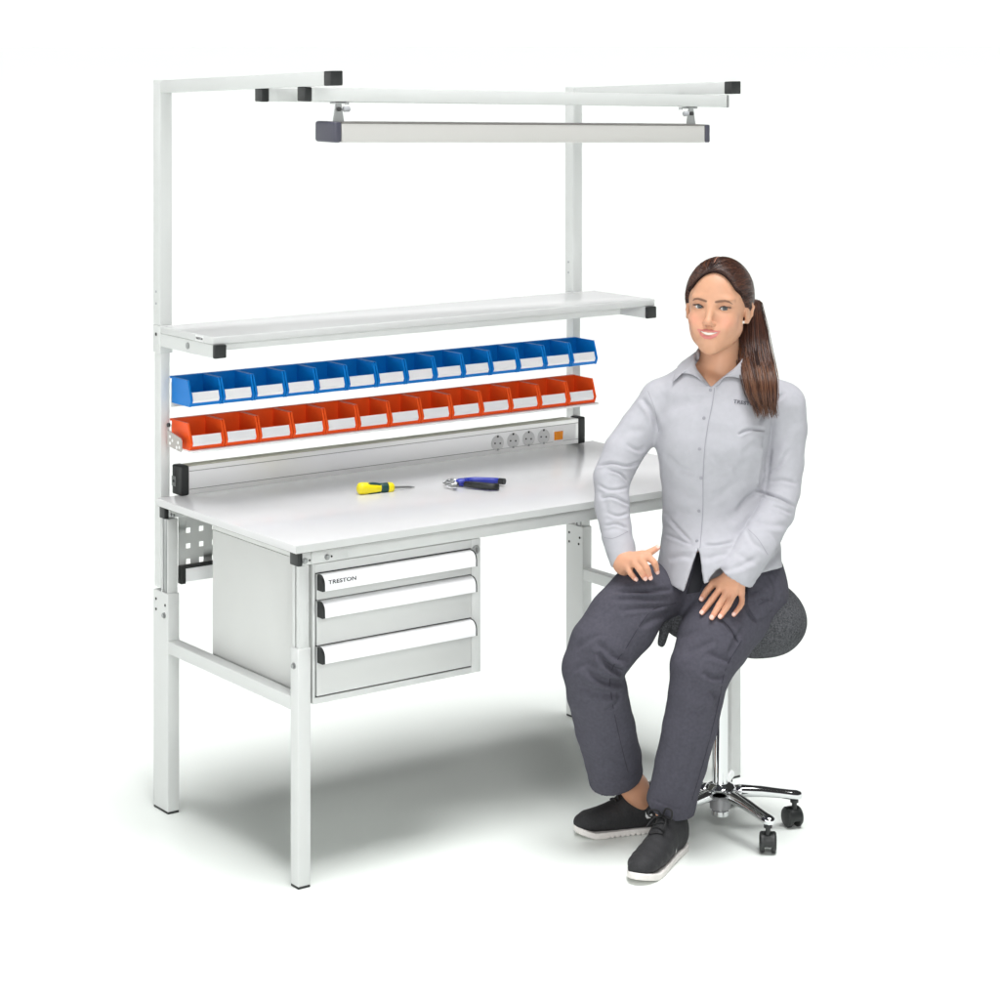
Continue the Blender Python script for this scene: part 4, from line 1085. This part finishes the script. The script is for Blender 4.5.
jit = np.array([noise.noise(Vector((a*260, b*900, 1.))) for a, b in zip(hx, hz)]) if len(hx) < 40000 else rng.normal(0, .35, len(hx))
for sg in (-1, 1):
    br_ = [(sg*.0125, .0135), (sg*.0230, .0162), (sg*.0340, .0182), (sg*.0430, .0168), (sg*.0495, .0125)]
    d_, al_ = seg(hx, hz, br_, 0); w_ = np.interp(al_, [0, .3, .7, 1], [.0030, .0033, .0026, .0010])
    mix(fr_*np.clip((w_*1.25-d_)/(w_*.7), 0, 1)*(.78+.12*jit), (.085, .040, .026))
    # lash line and a soft lid colour
    d_, al_ = seg(hx, hz, [(sg*.0195, -.0020), (sg*.0255, .0022), (sg*.0320, .0037), (sg*.0390, .0026), (sg*.0465, .0022)], 0)
    mix(fr_*(hy > .06)*np.clip((.0019-d_)/.0010, 0, 1)*.9, (.035, .020, .016))
    mix(fr_*(hy > .06)*np.clip((.0060-d_)/.0050, 0, 1)*.35, (.40, .20, .14))
    d_, al_ = seg(hx, hz, [(sg*.0220, -.0042), (sg*.0320, -.0056), (sg*.0420, -.0032)], 0)
    mix(fr_*(hy > .06)*np.clip((.0013-d_)/.0010, 0, 1)*.5, (.16, .09, .07))
    mix(isH*g(hx-sg*.0065, .0024)*g(hz+.0478, .0016)*(hy > .085)*.6, (.20, .07, .05))  # nostril shade painted dark into the skin colour
mott = np.zeros(len(c)); vis = np.where(((hz > -.2) & (hy > .0)) | ((c[:, 2] > .55) & (c[:, 2] < .80) & (c[:, 1] < -.12)))[0]
for i_ in vis: p_ = Vector(c[i_]); mott[i_] = noise.noise(p_*38.)+.6*noise.noise(p_*95.)
col *= (1+.045*mott)[:, None]*np.array([1, 1-.02, 1-.03])
hand = (c[:, 2] < .95) & (c[:, 2] > .55)
mix(hand*.25, (.72, .34, .22))
for p, d, r_ in NAILS:
    d = d/np.linalg.norm(d); dd = np.linalg.norm(c-p, axis=1); mix(np.clip((.017-dd)/.006, 0, 1)*.35, (.72, .28, .20))
mix((c[:, 2] < .3)*.55, (.52, .25, .15))
ca = bdm.color_attributes.new('skin_tone', 'FLOAT_COLOR', 'POINT')
ca.data.foreach_set('color', np.hstack([col, np.ones((len(col), 1))]).astype(np.float32).ravel())
sk = material('skin', tuple(base), .48, spec=.35, bump=.04, bump_scale=900, sss=.12)
an = sk.node_tree.nodes.new('ShaderNodeVertexColor'); an.layer_name = 'skin_tone'
sk.node_tree.links.new(an.outputs['Color'], sk.node_tree.nodes['Principled BSDF'].inputs['Base Color'])
bdm.materials.append(sk)
bt = bvh(bdm)
# fingernails
nm_ = material('fingernail', (.78, .50, .42), .25)
for p, d, r_ in NAILS:
    d = d/np.linalg.norm(d); vw = EYE-p; vw /= np.linalg.norm(vw); up = vw+np.array([0, 0, .5]); up -= d*(up@d); up /= np.linalg.norm(up); sd_ = np.cross(d, up)
    rings = []
    for s_, w_ in ((-.0045, .55), (-.002, .68), (.002, .68), (.0052, .5), (.0064, .2)):
        cen = p+d*s_
        rings.append([cen+sd_*r_*w_*x_+up*(r_*.80*math.sqrt(max(0, 1-(x_*w_)**2))+.0010-(.0012 if s_ > .006 else 0)) for x_ in np.linspace(-1, 1, 7)]+[cen+sd_*r_*w_*x_+up*r_*.5 for x_ in np.linspace(1, -1, 7)])
    MB().rings(rings).build('fingernail', nm_, body, smooth=True)
# eyes
for sg in (-1, 1):
    ec = h(sg*.0315, .0660, -.0002); er = .0138*HS
    gaze = EYE+np.array([0, 0, 0])-ec; gaze /= np.linalg.norm(gaze)
    sx_ = np.cross(gaze, np.array([0, 0, 1.])); sx_ /= np.linalg.norm(sx_); sz_ = np.cross(sx_, gaze)
    def cap_rings(r0, r1, R_, n=28, m=8):
        return [[ec+gaze*math.sqrt(max(R_*R_-r*r, 0))+(sx_*math.cos(a)+sz_*math.sin(a))*r for a in np.linspace(0, 2*math.pi, n, endpoint=False)] for r in np.linspace(r0, r1, m)]
    sph = [[ec+gaze*er*math.cos(t)+(sx_*math.cos(a)+sz_*math.sin(a))*er*math.sin(t) for a in np.linspace(0, 2*math.pi, 28, endpoint=False)] for t in np.linspace(.02, math.pi-.02, 18)]
    e = MB().rings(sph).build('eye', M['eyewhite'], body, smooth=True)
    MB().rings(cap_rings(.0001, .0062*HS, er+.0004)).build('iris', M['iris'], e, smooth=True)
    MB().rings(cap_rings(.0062*HS, .0054*HS, er+.0005, m=3), cap=False).build('iris_rim', M['pupil'], e, smooth=True)
    MB().rings(cap_rings(.0001, .0026*HS, er+.0007)).build('pupil', M['pupil'], e, smooth=True)
    lash = [h(sg*.0195, .0765, -.0020), h(sg*.0255, .0808, .0028), h(sg*.0320, .0822, .0044), h(sg*.0390, .0795, .0034), h(sg*.0475, .0735, .0030)]
    MB().tube(spline(lash, 12), list(np.interp(np.linspace(0, 1, 12), [0, .5, 1], [.0009, .0019, .0014])), 6).build('eyelash', M['lash'], body, smooth=True)
# teeth
tr_ = []
for x_ in np.linspace(-.0225, .0225, 19):
    k_ = (abs(x_)/.0225)**2; yy = .0912-.0098*k_; zz = -.0645+.0046*k_; w_ = .0042-.0028*k_
    tr_.append([h(x_, yy, zz+w_), h(x_, yy+.0008, zz+w_*.4), h(x_, yy+.0008, zz-w_*.5), h(x_, yy+.0002, zz-w_), h(x_, yy-.004, zz-w_), h(x_, yy-.004, zz+w_)])
MB().rings(tr_).build('teeth', M['teeth'], body, smooth=True)
pe = hit(bt, 743.2, 322.2, .001)
if pe is None: pe = h(.078, .002, -.030)
bm = bmesh.new(); bmesh.ops.create_uvsphere(bm, u_segments=16, v_segments=12, radius=.0042, matrix=Matrix.Translation(pe)); me = bpy.data.meshes.new('earring'); bm.to_mesh(me); bm.free()
for p in me.polygons: p.use_smooth = True
link('earring', me, M['pearl'], person)

# ---- hair: a combed-back cap of strands gathered into a ponytail over the left shoulder
hf_ = Field(HC-.16, HC+.16, .0022)
hf_.ell(h(0, -.0125, .0385), np.array((.0815, .0990, .0900))*HS, 0, 'add', HB3)
hf_.ell(h(0, .0175, .012), np.array((.0738, .0765, .0810))*HS, .022, 'add', HB3)
hf_.ell(h(.0, -.055, .030), np.array((.066, .058, .066))*HS, .02, 'add', HB3)
def hairline(x, y, z):
    x, y, z = x-HC[0], y-HC[1], z-HC[2]
    a = (HX[0]*x+HX[1]*y+HX[2]*z)/HS; b = (HF[0]*x+HF[1]*y+HF[2]*z)/HS; cc_ = (HU[0]*x+HU[1]*y+HU[2]*z)/HS
    # face region: in front of a line that runs from the forehead down to before the ear
    cc_ = cc_-.006+np.minimum(.028*(a/.045)**2, .038)*np.clip((cc_+.01)/.03, 0, 1); zz = np.clip(cc_, -.2, .2)
    line = np.interp(zz, [-.08, -.03, -.010, .020, .050, .068, .078, .088], [-.060, -.045, -.006, .012, .030, .047, .061, .090]).astype(np.float32)
    top_ = .0785+.010*np.clip(1-np.abs(a)/.05, 0, 1)*0-.010*(np.abs(a)/.05)**2
    return (b-line-np.clip(cc_-.088, 0, 1)*3)*HS
# keep only where hair grows
sl_, X = hf_._sub(hf_.lo, hf_.lo+(hf_.n-1)*hf_.h, 0)
hv_ = hairline(*X); hf_.a[sl_] = -smin(-hf_.a[sl_], -hv_.astype(np.float32), .004)
capm = hf_.mesh('hair', 3)
shade = material('hair_shade', (.020, .009, .007), .75, spec=.15)  # darker base under the strands: painted shade that gives the gaps depth
hair = link('hair', capm, shade, person)
hair['label'] = 'dark brown hair parted and combed back'
ht = bvh(capm)
tie = h(.022, -.098, .012)
strands = MB()
def surf_dir(d, lift):
    o = h(0, -.01, .03); d = d/np.linalg.norm(d)
    loc, nr, i_, ds = ht.ray_cast(Vector(o+d*.3), Vector(-d))
    return (np.array(loc)+d*lift) if loc is not None else None
o_ = h(0, -.01, .03); dt = tie-o_; dt /= np.linalg.norm(dt)
hairmats = [M['hair'], material('brown_hair_light', (.125, .050, .026), .32, spec=.5), material('brown_hair_dark', (.022, .009, .007), .4, spec=.5), material('brown_hair_ends', (.15, .066, .034), .42, spec=.45)]
groups = [MB() for _ in range(3)]
cv = coords(capm); qc = (cv-HC)/HS
rim = cv[(np.abs(hairline(cv[:, 0], cv[:, 1], cv[:, 2])) < .0035) & (qc@HF > .004) & (qc@HU > .004)]
top_part = [h(-.012, .080-.13*t, .15) for t in np.linspace(0, 1, 40)]
def outer(d_, lift, skin):
    d_ = d_/np.linalg.norm(d_); best = None
    for tr3 in ((ht, bt) if skin else (ht,)):
        loc, nr, i_, ds = tr3.ray_cast(Vector(o_+d_*.3), Vector(-d_))
        if loc is not None:
            k_ = (np.array(loc)-o_)@d_
            if best is None or k_ > best: best = k_
    return o_+d_*(best+lift) if best is not None else None
for i in range(2600):
    if i % 5 < 2: st_ = random.choice(top_part); sgn = random.choice((-1, 1, 1, 1)); st_ = st_+HX*sgn*random.uniform(.000, .010)
    else:
        st_ = rim[random.randrange(len(rim))]; sgn = 1 if (st_-HC)@HX > -.012*HS else -1
    d0_ = st_-o_; d0_ /= np.linalg.norm(d0_)
    w1, w2 = random.uniform(.08, 1.0), random.uniform(.1, .9)
    dm = HX*sgn*w1+HU*w2*.9-HF*.25
    dm = dm/np.linalg.norm(dm)*.5+d0_*.35+dt*.15; dm /= np.linalg.norm(dm)
    pts = []
    lf = random.uniform(.0004, .0026)
    for t in np.linspace(0, 1, 16):
        d_ = (1-t)**2*d0_+2*t*(1-t)*dm+t*t*dt
        q = outer(d_, lf*min(1, .15+t*4), False)
        if q is None and t > .12: pts = []; break
        if q is not None: pts.append(q)
    if len(pts) < 10 or max(np.linalg.norm(a_-b_) for a_, b_ in zip(pts[:-1], pts[1:])) > .035: continue
    r_ = random.uniform(.0004, .0010); n_ = len(pts)
    groups[random.choices((0, 1, 2), (.55, .17, .28))[0]].tube(pts, [r_*.25]+[r_*.6]+[r_]*(n_-3)+[r_*.5], 5)
for g_, m_ in zip(groups, hairmats): g_.build('hair_strands', m_, hair, smooth=True)
# parting line
pt_ = [surf_dir(h(-.012+.0*t, .080-.10*t, .15)-o_, .0014) for t in np.linspace(.05, 1, 10)]
pt_ = [p for p in pt_ if p is not None]
MB().tube(pt_, [.0004]+[.0013]*(len(pt_)-2)+[.0004], 6).build('parting', material('scalp', (.42, .20, .14), .6), hair, smooth=True)
tl = thing_tail = None
core = [tie+HF*.012+np.array([.0, 0, .006]), S(751, 300, -.055), S(753, 314, -.045), S(752.5, 328, -.03), S(753.5, 345, -.005), S(756.5, 362, .042), S(760, 378, .085), S(762, 394, .108), S(765, 408, .118)]
wid = [.018, .021, .028, .038, .043, .045, .045, .041, .030]
pony = MB()
tails = [MB() for _ in range(4)]
cs_ = spline(core, 26); ws_ = np.interp(np.linspace(0, 1, 26), np.linspace(0, 1, len(wid)), wid)
for i in range(1300):
    a_ = random.random()*2*math.pi; rr_ = random.random()**.33*(1 if random.random() < .95 else random.uniform(1.05, 1.25)); ex_ = random.uniform(.72, 1.06) if random.random() < .6 else random.uniform(.88, 1.10)
    ph_ = random.random()*6; pts = []; nn = 20
    for k_ in range(nn):
        t = k_/(nn-1)*ex_; tt = min(t, 1.0); f_ = tt*25; i0 = min(int(f_), 24); fr2 = f_-i0
        p = cs_[i0]*(1-fr2)+cs_[i0+1]*fr2; w_ = ws_[i0]*(1-fr2)+ws_[i0+1]*fr2
        if t > 1: p = p+(cs_[-1]-cs_[-2])*(t-1)*25
        p = p+np.array([math.cos(a_)*w_*rr_, math.sin(a_)*w_*rr_*.55, 0])
        p = p+np.array([math.sin(ph_+t*7), .4*math.cos(ph_+t*6), 0])*.0022*t
        pts.append(p)
    r_ = random.uniform(.0005, .0012)
    rad = [r_*(1 if k_ < nn*.7 else 1-.85*(k_-nn*.7)/(nn*.3)) for k_ in range(nn)]
    cut_ = 12
    g0 = random.choices((0, 1, 2), (.55, .2, .25))[0]
    tails[g0].tube(pts[:cut_+1], rad[:cut_+1], 5); tails[random.choices((g0, 3), (.5, .5))[0]].tube(pts[cut_:], rad[cut_:], 5)
fillp = MB(); fillp.tube(list(cs_[:21]), [w_*.36 for w_ in ws_[:18]]+[ws_[18]*.3, ws_[19]*.2, ws_[20]*.08], 16, True, 1.0)
pn = fillp.build('ponytail', shade, person, smooth=True)
for g_, m_ in zip(tails, hairmats): g_.build('hair_strands', m_, pn, smooth=True)
MB().tube([tie-HF*.004+np.array([0, 0, .004]), tie+(S(757, 300, -.05)-tie)*.5], [.013, .013], 18).build('hair_tie', M['black'], pn, smooth=True)

# ---- shoes
def shoe(heel, toe, name, hc=.098, ht_=.112, label=None):
    heel, toe = np.array(heel, float), np.array(toe, float); heel[2] = toe[2] = 0
    ax = toe-heel; Ln = np.linalg.norm(ax); ax /= Ln; sd = np.cross(np.array([0, 0, 1.]), ax)
    def p(s, x, z): return heel+ax*s*Ln+sd*x+np.array([0, 0, z])
    lo = np.minimum(heel, toe)-.09; hi = np.maximum(heel, toe)+.09; lo[2] = -.01; hi[2] = .17
    up = Field(lo, hi, .0024)
    secs = [(.07, .030, .058, .0), (.16, .034, .066, .0), (.30, .0345, .064, .001), (.42, .0365, .056, .002), (.55, .0385, .046, .002), (.66, .0402, .039, .001), (.76, .0392, .034, -.001), (.845, .0360, .031, -.002), (.912, .0290, .026, -.002)]
    up.loft([p(s, x, .018+hh*.62) for s, w, hh, x in secs], [(w, hh*.80) for s, w, hh, x in secs], sd, 0)
    up.cone(p(.16, 0, .050), p(.18, 0, hc-.008), .035, .0365, .02)            # ankle collar
    up.cone(p(.42, 0, .075), p(.36, 0, ht_), .022, .014, .02)             # tongue
    up.put(lambda x, y, z: z-.0125-np.clip(((x-heel[0])*ax[0]+(y-heel[1])*ax[1])/Ln-.80, 0, 1)*.075, lo, hi, .002, 'sub')
    up.put(lambda x, y, z: (hc+.008-.10*np.clip(.18-((x-heel[0])*ax[0]+(y-heel[1])*ax[1])/Ln, -.22, .2))-z+0*x, p(.0, -.05, hc), p(.34, .05, hc+.03), .004, 'sub') if 0 else None
    up.chain([p(.20, 0, hc), p(.22, 0, .18)], [.023, .040], .003, None, 'sub')
    m_ = up.mesh(name, 2)
    o = link(name, m_, M['shoe'], person)
    if label: o['label'] = label
    so = Field(lo, hi, .0024)
    sl_ = np.linspace(-.022, 1.004, 60)
    hwl = np.interp(sl_, [0, .10, .25, .42, .56, .68, .74, 1], [.0325, .033, .0345, .0360, .0398, .0428, .0430, .0430])
    hwl = hwl*np.sqrt(np.clip(1-np.clip((sl_-.74)/.264, 0, 1)**2.3, 0, 1))*np.sqrt(np.clip(1-np.clip((.10-sl_)/.122, 0, 1)**2.2, 0, 1))-.0005
    def solefn(x, y, z):
        s_ = ((x-heel[0])*ax[0]+(y-heel[1])*ax[1])/Ln; w_ = (x-heel[0])*sd[0]+(y-heel[1])*sd[1]
        hw = np.interp(s_, [-.03]+list(sl_)+[1.012], [-.02]+list(hwl)+[-.02])
        lift = np.clip(s_-.80, 0, 1)*.075
        d1_ = np.abs(w_)-hw; dz = np.abs(z-.0088-lift)-.0083-.004*np.clip(.35-s_, 0, 1)
        return np.maximum(d1_, dz)+0*z
    so.put(solefn, lo, hi)
    for s_ in np.linspace(.08, .62, 10):
        a_, b_ = p(s_, -.08, .003), p(s_+.02, .08, .003); so.cone(a_, b_, .0018, .0018, .001, 'sub')
    link('sole', so.mesh('sole', 1), M['sole'], o)
    tree = bvh(m_)
    return o, tree, p, ax, sd
heelR, toeR = S(659, 829.5, .04)*1., S(573.5, 834, .075)
heelR, toeR = wpt(661, 829, Z=0), wpt(574, 836.5, Z=0)
heelL, toeL = wpt(680, 847, Z=0), wpt(635.5, 886, Z=0)
def loc(w): 
    d = np.array(w)-O; return np.array([d@RIGHT, d@FWD, d[2]])
sR, tR, pR, axR, sdR = shoe(loc(heelR), loc(toeR), 'shoe')
sL, tL, pL, axL, sdL = shoe(loc(heelL), loc(toeL), 'shoe', .080, .098)
def lacing(o, tree, p, tongue, rows):
    m = MB()
    for k_ in range(rows):
        s0 = .34+.052*k_
        pts = []
        for x_ in np.linspace(-.018, .018, 7):
            q = p(s0+(.012 if k_ % 2 else -.012)*x_/.018, x_, .3); hl = tree.ray_cast(Vector(q), Vector((0, 0, -1)))[0]
            if hl is not None: pts.append(np.array(hl)+np.array([0, 0, .0022]))
        if len(pts) > 3: m.tube(pts, .0030, 6)
    q = p(.40, 0, .3); hl = tree.ray_cast(Vector(q), Vector((0, 0, -1)))[0]
    kx = np.array(hl)+np.array([0, 0, .006])
    sd_ = p(0, 1, 0)-p(0, 0, 0); ax_ = p(1, 0, 0)-p(0, 0, 0); ax_ /= np.linalg.norm(ax_)
    for sg, ups in ((-1, .016), (1, .024)):
        lp = [kx, kx+sd_*sg*.012+np.array([0, 0, ups])+ax_*.008, kx+sd_*sg*.030+np.array([0, 0, ups*.9])+ax_*.014, kx+sd_*sg*.028+ax_*.018+np.array([0, 0, .002]), kx]
        m.tube(spline(lp, 20), .0027, 6)
        lp = [kx, kx+sd_*sg*.016+ax_*.02+np.array([0, 0, .0]), kx+sd_*sg*.024+ax_*.05-np.array([0, 0, .014])]
        m.tube(spline(lp, 12), .0023, 6)
    m.build('lace', M['lace'], o, smooth=True)
lacing(sR, tR, pR, None, 5); lacing(sL, tL, pL, None, 5)
# white tick marks on the sides
def tick(tree, pts, o):
    patch(tree, pts, .0006, 'side_mark', M['white'], o, .0008, res=1.2)
tick(tR, [(645.6, 811.5), (646.6, 814.5), (649, 815.2), (651.8, 813.4), (652.6, 815.4), (650.6, 818.0), (647.0, 818.6), (645.4, 816.4)], sR)
tick(tL, [(676.4, 848.0), (676.6, 853.4), (677.6, 855.2), (679.8, 851.8), (679.6, 853.8), (677.4, 858.4), (675.4, 858.8), (675.0, 855.0)], sL)
